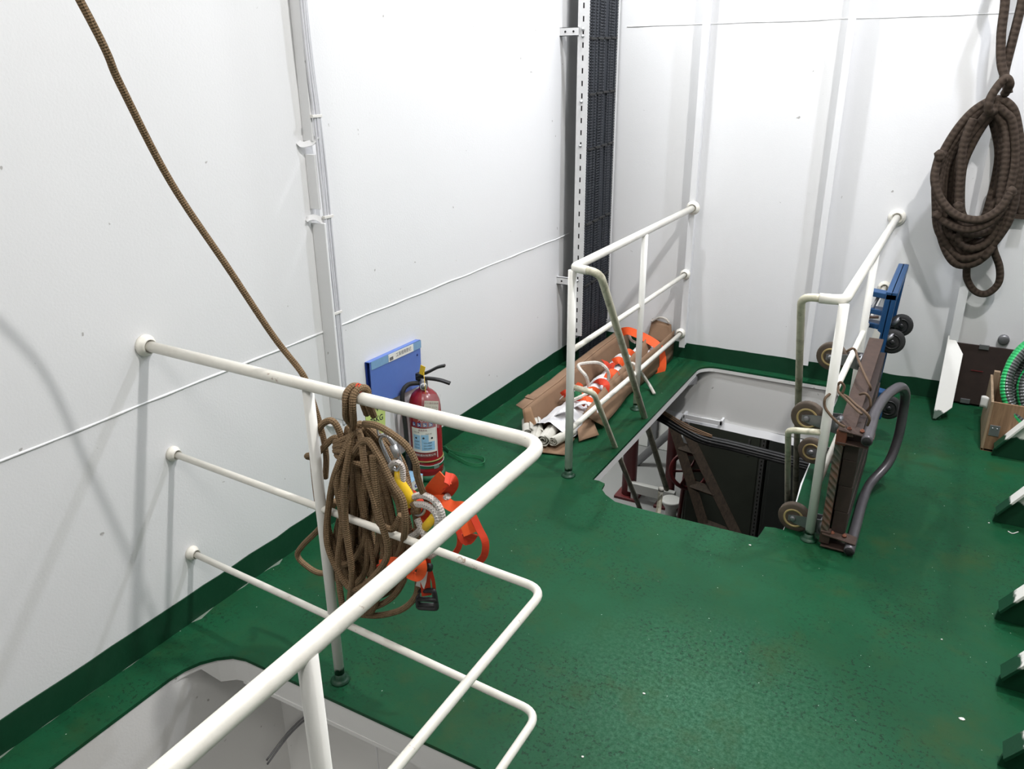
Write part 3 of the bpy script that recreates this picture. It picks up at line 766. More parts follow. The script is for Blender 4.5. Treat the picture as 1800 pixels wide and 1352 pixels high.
rod(rc, 'side_loop', smooth([(0.832, 1.455, 0.925), (0.878, 1.450, 0.932), (0.928, 1.450, 0.917), (0.967, 1.455, 0.890), (0.987, 1.460, 0.849), (0.983, 1.470, 0.805), (0.980, 1.490, 0.752), (0.983, 1.510, 0.709)], 8), RR, 'rope', 9)
rod(rc, 'side_loop', smooth([K + Vector((.0, -.045, -.07)), (0.840, 1.440, 0.884), (0.892, 1.430, 0.859), (0.936, 1.425, 0.790), (0.970, 1.420, 0.751), (0.973, 1.418, 0.676), (0.932, 1.450, 0.584), (0.861, 1.490, 0.463)], 8), RR, 'rope', 9)
rod(rc, 'side_loop', smooth([(0.605, 1.560, 0.580), (0.534, 1.560, 0.470), (0.446, 1.560, 0.375), (0.415, 1.560, 0.328), (0.440, 1.560, 0.300), (0.511, 1.560, 0.288), (0.632, 1.550, 0.351)], 8), RR, 'rope', 9)
rod(rc, 'side_loop', smooth([(0.882, 1.420, 0.861), (0.890, 1.412, 0.784), (0.896, 1.408, 0.702), (0.895, 1.412, 0.665), (0.921, 1.430, 0.646), (0.945, 1.440, 0.691)], 8), RR, 'rope', 9)
rod(rc, 'side_loop', smooth([(0.706, 1.500, 0.241), (0.785, 1.500, 0.266), (0.873, 1.500, 0.319), (0.924, 1.500, 0.377), (0.941, 1.500, 0.436), (0.932, 1.500, 0.499)], 8), RR, 'rope', 9)

# ---------------------------------------------------------------- safety harness hanging with the coil
hn = thing('safety_harness', 'orange webbing safety harness with carabiner and yellow sleeve hanging on the near railing', 'harness', tuple((0.976, 1.500, 0.677)))
def strap(parent, name, pts, width, mat, n=8, tilt=0., thick=.0028):
    P_ = smooth(pts, n); sd = []
    for i in range(len(P_)):
        t = (P_[min(len(P_)-1, i+1)] - P_[max(0, i-1)]).normalized()
        f = Vector((.75, -1, .6)).normalized()              # strap faces up and to the open side
        s = t.cross(f).normalized()
        sd.append((s*math.cos(tilt) + f*math.sin(tilt)))
    return link(name, MB().ribbon(P_, width, thick, sd), mat, parent)
YH = 1.5
# carabiner
ca = [(0.844, 1.500, 0.864), (0.861, 1.500, 0.880), (0.879, 1.500, 0.872), (0.897, 1.500, 0.838), (0.908, 1.500, 0.806), (0.898, 1.500, 0.785), (0.882, 1.500, 0.788), (0.861, 1.500, 0.821)]
o = rod(hn, 'carabiner', smooth(ca, 6, True), .0062, 'chrome', 10, closed=True)
rod(hn, 'carabiner_sleeve', [(0.887, 1.498, 0.856), (0.901, 1.498, 0.826)], .0105, 'steel', 12)
rod(hn, 'wire_ring', smooth([(0.839, 1.500, 0.897), (0.855, 1.500, 0.907), (0.864, 1.500, 0.892), (0.856, 1.500, 0.874), (0.841, 1.500, 0.874)], 6, True), .003, 'steel', 8, closed=True)
rod(hn, 'rope_eye', smooth([(0.895, 1.500, 0.743), (0.873, 1.500, 0.758), (0.870, 1.500, 0.785), (0.901, 1.492, 0.813), (0.912, 1.500, 0.796), (0.912, 1.500, 0.761), (0.907, 1.500, 0.742)], 6), .0085, 'rope_white', 10)
link('yellow_sleeve', MB().tube([(0.893, 1.499, 0.781), (0.900, 1.500, 0.753), (0.920, 1.500, 0.723), (0.940, 1.500, 0.686)], .0150, 14, rad=[.006, .0165, .0165, .0155]), 'yellow', hn)
link('thimble', MB().torus((0.959, 1.500, 0.681), (.3, -1, .5), .016, .005, 18, 8), 'steel', hn)
rod(hn, 'rope_knot', smooth([(0.936, 1.497, 0.695), (0.956, 1.490, 0.694), (0.962, 1.490, 0.682), (0.943, 1.495, 0.672)], 6), .010, 'rope', 8)
rod(hn, 'white_rope', smooth([(0.915, 1.510, 0.690), (0.960, 1.500, 0.723), (0.999, 1.490, 0.735), (1.031, 1.485, 0.726), (1.045, 1.485, 0.696), (1.038, 1.490, 0.656), (1.005, 1.500, 0.614)], 8), .0095, 'rope_white', 10)
rod(hn, 'white_rope', smooth([(0.948, 1.495, 0.695), (0.994, 1.485, 0.710), (1.024, 1.480, 0.704), (1.035, 1.480, 0.678), (1.019, 1.490, 0.633)], 8), .0095, 'rope_white', 10)
rod(hn, 'white_rope', smooth([(0.963, 1.485, 0.660), (0.978, 1.480, 0.639), (0.989, 1.480, 0.612), (0.968, 1.500, 0.557), (0.986, 1.500, 0.541), (1.008, 1.500, 0.561), (1.006, 1.500, 0.587)], 8), .0095, 'rope_white', 10)
rod(hn, 'white_rope', smooth([(0.921, 1.490, 0.580), (0.958, 1.485, 0.612), (0.984, 1.485, 0.643)], 6), .0095, 'rope_white', 10)
rod(hn, 'white_rope', [(1.018, 1.530, 0.708), (1.037, 1.530, 0.727)], .0095, 'rope_white', 10)
link('yellow_sleeve', MB().tube([(0.979, 1.488, 0.629), (1.023, 1.483, 0.685)], .0125, 14), 'yellow', hn)
ST = [
 ([(0.969, 1.530, 0.698), (0.997, 1.520, 0.739), (1.031, 1.510, 0.780), (1.048, 1.505, 0.797)], .045, 'orange', 0.),
 ([(1.046, 1.505, 0.798), (1.057, 1.515, 0.786), (1.047, 1.530, 0.757), (1.015, 1.545, 0.714)], .042, 'orange_red', .9),
 ([(0.973, 1.525, 0.705), (1.019, 1.520, 0.717), (1.055, 1.520, 0.706), (1.091, 1.520, 0.712), (1.110, 1.525, 0.693)], .030, 'orange', .1),
 ([(1.087, 1.525, 0.695), (1.102, 1.520, 0.671), (1.113, 1.520, 0.639)], .044, 'orange', .1),
 ([(1.113, 1.520, 0.639), (1.090, 1.530, 0.612), (1.070, 1.540, 0.629)], .040, 'orange_red', .5),
 ([(1.114, 1.530, 0.686), (1.131, 1.530, 0.653), (1.149, 1.530, 0.619), (1.146, 1.530, 0.578), (1.128, 1.530, 0.548)], .020, 'orange_red', .3),
 ([(1.052, 1.540, 0.633), (1.062, 1.540, 0.605), (1.059, 1.540, 0.572), (1.045, 1.540, 0.545)], .016, 'orange_red', .3),
 ([(0.908, 1.530, 0.633), (0.886, 1.530, 0.663), (0.900, 1.530, 0.698), (0.936, 1.530, 0.686), (0.966, 1.530, 0.649)], .030, 'orange_red', .2),
 ([(0.898, 1.520, 0.662), (0.883, 1.520, 0.618), (0.880, 1.520, 0.580), (0.910, 1.520, 0.565)], .026, 'orange_red', .2),
 ([(0.945, 1.515, 0.660), (0.966, 1.510, 0.637), (0.930, 1.510, 0.586), (0.910, 1.510, 0.576)], .028, 'orange', .1),
 ([(0.960, 1.520, 0.653), (0.978, 1.515, 0.678), (0.961, 1.510, 0.640)], .022, 'orange_red', .1),
 ([(0.842, 1.460, 0.491), (0.896, 1.450, 0.525), (0.945, 1.450, 0.534), (0.977, 1.460, 0.549)], .022, 'orange', .5),
 ([(0.842, 1.460, 0.491), (0.840, 1.470, 0.463), (0.879, 1.480, 0.470), (0.930, 1.480, 0.492)], .020, 'orange_red', .4),
 ([(0.950, 1.455, 0.514), (0.990, 1.450, 0.555), (0.996, 1.450, 0.528), (0.975, 1.455, 0.496), (0.929, 1.470, 0.483)], .026, 'orange', .2),
 ([(0.973, 1.500, 0.540), (0.972, 1.500, 0.494), (0.967, 1.500, 0.445), (0.969, 1.500, 0.403)], .028, 'orange_red', 0.),
 ([(0.978, 1.510, 0.490), (0.988, 1.510, 0.445), (0.987, 1.510, 0.403)], .010, 'orange_red', 0.),
]
for pts, wd, mt, tl in ST: strap(hn, 'webbing', pts, wd, mt, 8, tl)
link('strap_keeper', MB().tube([(0.953, 1.495, 0.500), (0.992, 1.495, 0.507)], .012, 8), 'black', hn)
strap(hn, 'care_label', [(0.968, 1.492, 0.492), (0.962, 1.492, 0.461), (0.953, 1.492, 0.431)], .026, 'paper', 4, -.25, .001)
bk = link('buckle', MB().tube(bent([(0.940, 1.500, 0.410), (0.995, 1.500, 0.429), (1.002, 1.500, 0.370), (0.936, 1.500, 0.350), (0.938, 1.500, 0.405)], .008, 3), .0075, 8), 'black', hn)
rod(bk, 'bar', [(0.940, 1.497, 0.383), (1.004, 1.497, 0.402)], .0072, 'black', 8)
rod(bk, 'bar', [(0.939, 1.500, 0.361), (1.000, 1.500, 0.379)], .0072, 'black', 8)

# ---------------------------------------------------------------- fire extinguisher and what stands round it
EX, EY = .108, 2.72
ex = thing('fire_extinguisher', 'red fire extinguisher with black handles standing against the left wall', 'fire extinguisher', (EX, EY, 0))
link('base_ring', MB().lathe([(.070, 0), (.084, .001), (.084, .022), (.078, .028), (.070, .028)], (EX, EY, 0)), 'strap_green', ex)
link('cylinder', MB().lathe([(.060, .012), (.072, .016), (.074, .03), (.074, .045), (.0755, .05), (.074, .055), (.074, .355), (.070, .385), (.058, .412), (.040, .430), (.024, .440), (.020, .452)], (EX, EY, 0), seg=40), 'red', ex)
hd = link('valve_head', MB().lathe([(.016, .445), (.020, .448), (.020, .475), (.015, .480), (.015, .492)], (EX, EY, 0), seg=20), 'steel_dark', ex)
hx = Vector((.93, .36, 0)).normalized()
def hp(a, z, s=0): return (EX + hx.x*a, EY + hx.y*a, z)
side = (-hx.y, hx.x, 0)
link('lower_handle', MB().ribbon(smooth([hp(-.025, .487), hp(.03, .490), hp(.08, .484), hp(.125, .470)], 5), .024, .012, side), 'black', ex, bevel=.003)
link('upper_lever', MB().ribbon(smooth([hp(-.030, .497), hp(.0, .510), hp(.03, .524), hp(.07, .546), hp(.105, .556)], 5), .022, .011, side), 'black', ex, bevel=.003)
link('lever_hinge', MB().box((EX-.034, EY-.014, .478), (EX-.006, EY+.014, .512)), 'black', ex, bevel=.003)
cdir = Vector((1.98, -2.72, .9)).normalized()
gp = Vector((EX, EY, .458)) + Vector((cdir.x, cdir.y, 0)).normalized()*.020
ga = link('pressure_gauge', MB().lathe([(.017, 0), (.018, .004), (.018, .012), (.014, .014)], gp, cdir, 24), 'steel', ex)
link('gauge_dial', MB().lathe([(.012, .0), (.012, .001)], gp + cdir*.0138, cdir, 20), 'steel_dark', ga)
link('safety_tag', MB().box((-.013, -.001, 0), (.013, .001, .045), Matrix.Rotation(.25, 3, 'Y')), 'yellow', ex)
tgo = [o for o in bpy.data.objects if o.name == 'safety_tag'][0]
for v in tgo.data.vertices: v.co += Vector((EX + .012, EY - .02, .515))
for v in tgo.data.vertices: v.co += Vector((0, 0, 0)) + ORG[ex]*0 
tgo.data.transform(Matrix.Identity(4))
rod(ex, 'tag_string', [(EX+.02, EY-.021, .530), (EX+.030, EY-.03, .470), (EX+.045, EY-.05, .440)], .0012, 'yellow', 6)
rod(ex, 'hose', smooth([(EX-.016, EY-.01, .468), (EX-.05, EY-.045, .466), (EX-.062, EY-.075, .44), (EX-.060, EY-.085, .38), (EX-.055, EY-.082, .28), (EX-.050, EY-.085, .17), (EX-.046, EY-.086, .12)], 8), .0105, 'rubber', 12)
link('nozzle', MB().lathe([(.010, 0), (.013, -.01), (.015, -.06), (.018, -.11), (.015, -.112)][::-1], (EX-.045, EY-.087, .135), (0, 0, 1), 16), 'black', ex)
# wrap-around print on the body
az0 = math.atan2(cdir.y, cdir.x)
def wrap(name, a0, a1, z0, z1, r, mat, par=None, n=18):
    V = []; 
    for k in range(n+1):
        a = az0 + math.radians(a0 + (a1-a0)*k/n)
        for z in (z0, z1): V.append((EX + r*math.cos(a), EY + r*math.sin(a), z))
    F = [(2*k, 2*k+2, 2*k+3, 2*k+1) for k in range(n)]
    return link(name, MB().add(V, F), mat, par or ex)
lab = wrap('label', -58, 38, .150, .272, .0746, 'paper')
wrap('blue_print', -50, -22, .165, .238, .0749, 'skyblue', lab, 8); wrap('blue_print', -19, 30, .160, .205, .0749, 'skyblue', lab, 10); wrap('blue_print', -19, 8, .205, .240, .0749, 'skyblue', lab, 8)
wrap('label_footer', -58, 38, .122, .148, .0746, 'ink_red')
wrap('label_edge', 39, 41.5, .115, .30, .0747, 'paper', None, 2)
for k in range(4): 
    ic = wrap('pictogram', -52+21*k, -38+21*k, .280, .300, .0747, 'blue_dark', None, 5)
    wrap('figure', -49+21*k, -46.5+21*k, .282, .297, .0750, 'paper', ic, 2); wrap('figure', -45+21*k, -41.5+21*k, .285, .291, .0750, 'paper', ic, 2)
def on_cyl(a, z, r=.0752):
    def fn(x, y):
        q = az0 + math.radians(a) + x/r
        return (EX + r*math.cos(q), EY + r*math.sin(q), z + y)
    return fn
text_part('使用方法', .0105, 'ink_red', lab, on_cyl(-12, .262))
for k, z in enumerate((.251, .244)): text_part('干粉灭火器', .006, 'ink', lab, on_cyl(-36 + 44*k, z))
for k in range(3):
    text_part('开启压把', .0065, 'ink', lab, on_cyl(-36, .205-.016*k, .0755)); text_part('对准火焰根部', .0065, 'ink', lab, on_cyl(4, .198-.014*k, .0755))
for a, z in ((-38, .222), (-10, .224), (20, .222)): 
    link('figure', MB().lathe([(.005, 0), (.005, .0004)], on_cyl(a, z, .0752)(0, 0), (math.cos(az0+math.radians(a)), math.sin(az0+math.radians(a)), 0), 12), 'ink', lab)
text_part('消防器材有限公司', .0125, 'paper', ex, on_cyl(-6, .135))
text_part('灭火器', .020, 'paper', ex, on_cyl(-6, .315))
wrap('white_tape', -75, 55, .318, .330, .0752, 'paper')
for a in (-12, -6): wrap('tape_mark', a, a+2, .318, .330, .0755, 'ink', None, 2)
link('olive_strap', MB().torus((EX, EY, .102), (0, 0, 1), .0750, .004, 36, 6), 'olive', ex)
link('wire_ring', MB().torus((EX, EY, .090), (.12, -.05, 1), .0775, .0012, 36, 6), 'paper', ex)
wrap('green_strap', -180, 180, .066, .082, .0755, 'strap_green', None, 40)
wrap('strap_buckle', 22, 44, .062, .086, .0772, 'steel', None, 6)
# inspection card in a clear sleeve
u_ = Vector((-math.sin(az0), math.cos(az0), 0)); nn = Vector((math.cos(az0), math.sin(az0), 0))
cc = Vector((EX, EY, .368)) + nn*.0765 + u_*.028
tilt = Matrix.Rotation(-.10, 3, nn)
def card(du, dz, off=0.): return cc + tilt @ (u_*du + Vector((0, 0, dz))) + nn*off
def quad(name, u0, u1, z0, z1, off, mat, par):
    return link(name, MB().add([card(u0, z0, off), card(u1, z0, off), card(u1, z1, off), card(u0, z1, off)], [(0, 1, 2, 3)], smooth=False), mat, par, solid=.0004)
cd = quad('inspection_card', -.032, .032, -.055, .040, 0, 'cream', ex)
text_part('灭火器检查表', .0105, 'ink_red', cd, lambda x, y: card(x, .028+y, .0008))
for k in range(5):
    for q in range(2): text_part('月 日 检', .0065, 'ink', cd, lambda x, y, k=k, q=q: card(-.014+.03*q+x, .010-.0115*k+y, .0008))
cl = link('clear_sleeve', MB().grid(lambda i, j: card(-.045+.085*i, -.09+.165*j, .004 + .003*math.sin(9*j+4*i)), 10, 14), 'clear', ex)

fo = thing('file_folder', 'blue plastic file folder leaning on the left wall behind the extinguisher', 'folder', (.02, 2.63, .41))
def fold(x, z0=.0): return [(x, 2.452, .425+z0), (x, 2.815, .405+z0), (x, 2.822, .628+z0), (x, 2.452, .634+z0)]
link('back_cover', MB().prism(fold(.001), (.003, 0, 0)), 'blue_dark', fo)
link('front_cover', MB().prism([(x+.019, y+.008, z+.0) for x, y, z in fold(0)], (.004, 0, 0)), 'blue', fo, bevel=.001)
link('spine', MB().prism([(.001, 2.455, .632), (.023, 2.460, .632), (.023, 2.830, .626), (.001, 2.825, .626)], (0, 0, .003)), 'blue', fo)
link('papers', MB().prism([(.006, 2.470, .44), (.006, 2.80, .42), (.006, 2.80, .60), (.006, 2.47, .60)], (.011, 0, 0)), 'blue_dark', fo)
fx = lambda y, z, o=.0235: (o, y, z)
link('pale_strip', MB().prism([fx(2.466, .598), fx(2.832, .590), fx(2.833, .626), fx(2.466, .634)], (.0012, 0, 0)), 'blue_clear', fo)
lb = link('spine_label', MB().prism([fx(2.585, .596, .0248), fx(2.770, .592, .0248), fx(2.770, .627, .0248), fx(2.585, .631, .0248)], (.001, 0, 0)), 'paper', fo)
text_part('工具借用登记', .020, 'ink', lb, lambda x, y: (.0262, 2.695 + x*.95, .611 + y - x*.02))
link('stamp', MB().box((.0256, 2.592, .600), (.0262, 2.618, .615)), 'steel_dark', lb)
link('cover_button', MB().lathe([(.005, 0), (.005, .002)], (.023, 2.800, .565), (1, 0, 0), 10), 'blue_dark', fo)

cdm = thing('notice_card', 'pale green card lettered P and KG on the left wall below the folder', 'card', (.004, 2.50, .25))
bc = link('card', MB().prism([(.001, 2.425, .235), (.001, 2.548, .215), (.001, 2.570, .43), (.001, 2.430, .46)], (.002, 0, 0)), 'lime', cdm)
text_part('SWP', .062, 'ink', bc, lambda x, y: (.0036, 2.497 + x, .408 + y - x*.08), bold=.001)
text_part('75KG', .038, 'ink', bc, lambda x, y: (.0036, 2.50 + x, .350 + y - x*.08), bold=.0006)

bx = thing('small_box', 'small white and pale blue carton on the deck before the extinguisher', 'box', (.105, 2.56, 0))
link('carton', MB().box((.068, 2.465, 0.001), (.146, 2.625, .052)), 'paper', bx, bevel=.002)
link('lid', MB().box((.067, 2.464, .052), (.147, 2.626, .0545)), 'skyblue', bx, bevel=.001)
link('yellow_splash', MB().prism([(.10, 2.50, .0546), (.118, 2.52, .0546), (.14, 2.515, .0546), (.122, 2.53, .0546), (.128, 2.555, .0546), (.112, 2.535, .0546), (.092, 2.545, .0546), (.106, 2.522, .0546)], (0, 0, .0008)), 'yellow', bx)
text_part('of', .042, 'ink_blue', bx, lambda x, y: (.1466, 2.575 + x, .026 + y), bold=.001)

sl = thing('webbing_sling', 'dark green webbing loop lying on the deck right of the extinguisher', 'sling', (.20, 2.93, 0))
sp = [(.185-.02, 2.80, .010), (0.032, 2.979, 0.010), (0.073, 2.957, 0.010), (0.147, 2.958, 0.008), (0.227, 2.969, 0.009), (0.273, 2.957, 0.013), (0.298, 2.916, 0.013), (0.273, 2.893, 0.008), (0.217, 2.890, 0.008), (0.141, 2.915, 0.010), (0.083, 2.932, 0.014)]
link('loop', MB().ribbon(smooth(sp[1:], 7), .016, .003, (.2, .4, 1)), 'sling', sl)
link('tail', MB().ribbon(smooth([(0.079, 2.948, 0.012), (0.018, 2.979, 0.010), (-0.034, 2.983, 0.006)], 6), .010, .003, (.2, .4, 1)), 'strap_green', sl)

# ---------------------------------------------------------------- long open carton
ca = thing('cardboard_carton', 'long open brown cardboard carton on the deck by the corner cable tray', 'carton', (.46, 4.0, 0))
def sheet(name, quad_, mat, par=ca, n=14, amp=.006, th=.005):
    a, b, c, d = [Vector(q) for q in quad_]
    def fn(i, j):
        p = a.lerp(b, i).lerp(d.lerp(c, i), j); return p + noise.noise_vector(p*4.5)*amp
    return link(name, MB().grid(fn, n, 6), mat, par, solid=th)
FL, FR = (.33, 3.30), (.60, 3.30)
sheet('bottom', [(.34, 3.22, .012), (.34, 4.80, .012), (.62, 4.80, .012), (.55, 3.25, .012)], 'cardboard')
sheet('side_wall', [(.335, 3.30, .01), (.325, 4.80, .01), (.300, 4.80, .175), (.305, 3.30, .150)], 'cardboard')
sheet('top_flap', [(.305, 3.30, .152), (.300, 4.72, .177), (.245, 4.70, .160), (.232, 3.36, .138)], 'cardboard')
sheet('side_wall', [(.575, 3.42, .01), (.625, 4.80, .01), (.620, 4.82, .200), (.545, 3.62, .125)], 'cardboard')
sheet('top_flap', [(0.581, 3.447, 0.130), (0.497, 4.664, 0.190), (0.543, 4.868, 0.050), (0.653, 3.573, 0.020)], 'cardboard')
sheet('front_flap', [(.335, 3.30, .012), (.565, 3.38, .012), (.60, 3.19, .010), (.42, 3.14, .008)], 'cardboard', amp=.008)
sheet('end_flap', [(.44, 4.80, .10), (.62, 4.80, .10), (.585, 4.855, .225), (.45, 4.86, .245)], 'cardboard', n=8)
sheet('inner_flap', [(.335, 3.30, .012), (.395, 3.32, .04), (.33, 3.34, .155), (.306, 3.305, .152)], 'cardboard_in', n=6)  # small inner flap in slightly lighter cardboard
for y0, y1 in ((3.46, 3.50), (4.02, 4.06)):
    link('tape', MB().add([(.234, y0, .151), (.302, y0-.03, .160), (.302, y1-.03, .161), (.234, y1, .152)], [(0, 1, 2, 3)], smooth=False), 'tape', ca, solid=.0015)
sheet('bent_corner', [(.565, 3.42, .05), (.585, 3.56, .07), (.665, 3.47, .015), (.60, 3.36, .012)], 'cardboard', n=6)

cv = thing('folded_canvas', 'white canvas bundle folded inside the long cardboard carton', 'canvas', (.45, 3.9, .02))
def cloth(x0, x1, y0, y1, h, seed, fr=9.):
    def fn(i, j):
        y = y0 + (y1-y0)*i; x = x0 + (x1-x0)*j + .012*noise.noise(Vector((y*6, seed, 0)))
        z = .02 + h*math.sin(PI*min(1, max(0, j)))**.5 * (1 + .22*noise.noise(Vector((x*16, y*fr, seed)))) + .016*noise.noise(Vector((x*40, y*14, seed+3)))
        return (x, y, max(.016, z))
    return MB().grid(fn, int((y1-y0)/.014), 22)
link('canvas_fold', cloth(.35, .56, 3.30, 3.86, .085, 1.2, 5), 'canvas', cv)
link('canvas_fold', cloth(.36, .58, 3.80, 4.30, .090, 5.2, 8), 'canvas', cv)
link('canvas_fold', cloth(.38, .60, 4.24, 4.78, .10, 9.2, 7), 'canvas', cv)
random.seed(5)
for k, (cx_, cy_, an, r_) in enumerate(((.350, 3.275, .9, .036), (.415, 3.225, .5, .032), (.470, 3.245, .2, .036), (.53, 3.27, -.3, .030), (.39, 3.31, 1.1, .030), (.46, 3.33, .1, .032))):
    # rolled ends, each a spiral of cloth
    d = Vector((math.sin(an)*.7, -1, 0)).normalized(); s_ = Vector((-d.y, d.x, 0))
    def roll(i, j, cx_=cx_, cy_=cy_, r_=r_, d=d, s_=s_, k=k):
        a = 4.4*PI*i; rr = r_*(.30 + .70*i) * (1 + .10*noise.noise(Vector((a, j*3, k))))
        p = Vector((cx_, cy_, .022 + r_)) + d*(.05 - .16*j + .008*noise.noise(Vector((a, k, 1)))) + s_*math.cos(a)*rr + Vector((0, 0, math.sin(a)*rr*.92))
        p.z = max(.017, p.z); return p
    link('canvas_roll', MB().grid(roll, 44, 7), 'canvas_old', cv, solid=.003)
for k in range(10):
    y = 3.42 + .135*k; x = .40 + .13*random.random()
    pts = [(x-.06, y+.04*random.uniform(-1, 1), .085), (x-.02, y, .125), (x+.03, y+.03, .120+.02*random.random()), (x+.08, y+.02, .085)]
    link('canvas_strap', MB().ribbon(smooth(pts, 5), .05, .004, (0, 1, .15)), 'canvas', cv)
for pts, wd, tl, mt in [
 ([(0.402, 3.813, 0.110), (0.498, 3.675, 0.150), (0.518, 3.723, 0.150), (0.537, 3.760, 0.120)], .06, 0, 'orange'),
 ([(0.510, 3.591, 0.110), (0.537, 3.587, 0.150), (0.570, 3.604, 0.130), (0.558, 3.590, 0.100)], .05, .3, 'orange'),
 ([(0.468, 3.879, 0.120), (0.515, 3.838, 0.160), (0.560, 3.813, 0.160), (0.564, 3.793, 0.120)], .055, .2, 'orange_red'),
 ([(0.495, 3.974, 0.120), (0.511, 3.999, 0.160), (0.538, 4.012, 0.150), (0.534, 3.982, 0.110)], .06, .2, 'orange'),
 ([(0.366, 4.246, 0.130), (0.448, 4.117, 0.160), (0.483, 4.122, 0.150)], .06, .1, 'orange_red'),
 ([(0.457, 4.166, 0.160), (0.492, 4.167, 0.180), (0.518, 4.196, 0.150)], .06, .1, 'orange'),
 ([(0.464, 4.303, 0.180), (0.500, 4.313, 0.190), (0.518, 4.348, 0.160)], .05, .1, 'orange'),
 ([(0.359, 3.666, 0.110), (0.397, 3.650, 0.140), (0.445, 3.629, 0.130), (0.475, 3.653, 0.120)], .05, .1, 'orange_red'),
 ([(0.421, 3.709, 0.130), (0.436, 3.737, 0.150), (0.389, 3.780, 0.140)], .05, .1, 'orange'),
]: strap(cv, 'orange_patch', pts, wd*.72, mt, 5, tl)
strap(cv, 'green_patch', [(0.452, 3.614, 0.140), (0.476, 3.618, 0.160), (0.476, 3.664, 0.150)], .04, 'sling', 4)
lo = thing('orange_strap', 'orange webbing strap thrown across the far end of the carton', 'strap', (.55, 4.7, .2))
strap(lo, 'band', [(0.295, 4.700, 0.173), (0.361, 4.660, 0.202), (0.443, 4.620, 0.202), (0.520, 4.600, 0.185), (0.585, 4.580, 0.163), (0.614, 4.580, 0.126)], .055, 'orange', 8, .1)
strap(lo, 'band', [(0.614, 4.580, 0.134), (0.629, 4.580, 0.075), (0.635, 4.560, 0.021), (0.617, 4.520, -0.007), (0.593, 4.460, -0.003)], .060, 'orange', 8, .5)
strap(lo, 'band', [(0.593, 4.460, -0.003), (0.596, 4.400, -0.008), (0.575, 4.360, -0.025)], .05, 'orange_red', 6, .3)
wr = thing('white_rope', 'pale rope ends looping out of the long carton', 'rope', (.5, 4.1, .12))
rod(wr, 'strand', smooth([(0.508, 3.699, 0.130), (0.488, 3.736, 0.160), (0.472, 3.730, 0.220), (0.422, 3.764, 0.240), (0.394, 3.801, 0.250), (0.413, 3.843, 0.250), (0.472, 3.884, 0.250), (0.520, 3.887, 0.230), (0.537, 3.902, 0.180), (0.534, 3.896, 0.140)], 8), .010, 'rope_pale', 9)
rod(wr, 'strand', smooth([(0.472, 3.570, 0.140), (0.509, 3.590, 0.160), (0.521, 3.660, 0.160), (0.505, 3.736, 0.150)], 8), .010, 'rope_pale', 9)
rod(wr, 'strand', smooth([(0.569, 4.119, 0.180), (0.595, 4.123, 0.190), (0.624, 4.124, 0.170), (0.638, 4.191, 0.100), (0.673, 4.223, 0.030), (0.725, 4.158, 0.012)], 8), .010, 'rope_pale', 9)
rod(wr, 'strand', smooth([(0.352, 4.700, 0.158), (0.384, 4.660, 0.143), (0.426, 4.620, 0.146)], 6), .009, 'rope_pale', 9)
rod(wr, 'strand', smooth([(.45, 4.845, .23), (.50, 4.85, .262), (.545, 4.85, .258), (.57, 4.85, .235)], 6), .008, 'rope_pale', 9)

# ---------------------------------------------------------------- trolleys against the right railing
def caster(parent, c, r, axis, to, tyre, rim, fork, w_=.030):
    c = Vector(c); a = Vector(axis).normalized(); o_ = c - a*w_/2
    wh = link('wheel', MB().lathe([(r*.62, .001), (r*.93, 0), (r, w_*.22), (r, w_*.78), (r*.93, w_), (r*.62, w_-.001)], o_, a, 28), tyre, parent)
    link('rim', MB().lathe([(r*.22, .002), (r*.40, .007), (r*.50, .006), (r*.52, -.002), (r*.63, -.003), (r*.64, .002), (r*.64, w_-.002), (r*.63, w_+.003), (r*.52, w_+.002), (r*.50, w_-.006), (r*.40, w_-.007), (r*.22, w_-.002)], o_, a, 28), rim, wh)
    link('hub', MB().lathe([(.006, -.014), (.012, -.012), (.013, -.004), (.016, 0), (.016, w_), (.013, w_+.004), (.012, w_+.012), (.006, w_+.014)], o_, a, 10), fork, wh)
    t_ = Vector(to); d = (t_ - c); d -= a*d.dot(a); dn = d.normalized(); L = d.length; up_ = a.cross(dn)
    for s in (-1, 1):
        p = c + a*s*(w_/2 + .006)
        link('fork', MB().prism([p - dn*.02 + up_*.012, p + up_*.020 + dn*.01, p + dn*L + up_*.035, p + dn*L - up_*.035, p - up_*.020 + dn*.01, p - dn*.02 - up_*.012], a*.003), fork, parent)
    link('swivel_plate', MB().lathe([(.030, 0), (.034, .006), (.034, .016), (.026, .022)], c + dn*(L-.012), dn, 18), 'steel_dark', parent)
    return wh
tl = thing('platform_trolley', 'rusty flatbed trolley stood on edge, tied to the right railing', 'trolley', (1.88, 3.35, 0))
DX = 1.838
link('tread_plate', MB().prism([(DX, 2.955, .035), (DX, 3.74, .05), (DX+.012, 3.74, .645), (DX+.004, 2.955, .500)], (.030, .0, 0)), 'tread', tl, bevel=.004)
for k in range(4):
    z0 = .045 + .113*k; z1 = z0 + .1115
    link('plank', MB().prism([(DX+.036, 2.985, z0), (DX+.036, 3.72, z0+.012+.03*k), (DX+.038, 3.72, z1+.012+.03*k), (DX+.038, 2.985, z1)], (.052, 0, 0)), 'wood_dark', tl, bevel=.002)
link('end_frame', MB().box((DX+.002, 2.950, .02), (DX+.04, 2.985, .075)), 'rust', tl, bevel=.003)
link('end_frame', MB().box((DX+.004, 2.948, .455), (DX+.042, 2.985, .512)), 'rust_hi', tl, bevel=.003)
link('edge_rail', MB().prism([(DX+.004, 2.95, .495), (DX+.012, 3.74, .640), (DX+.012, 3.74, .653), (DX+.004, 2.95, .508)], (.060, 0, 0)), 'rust', tl, bevel=.002)
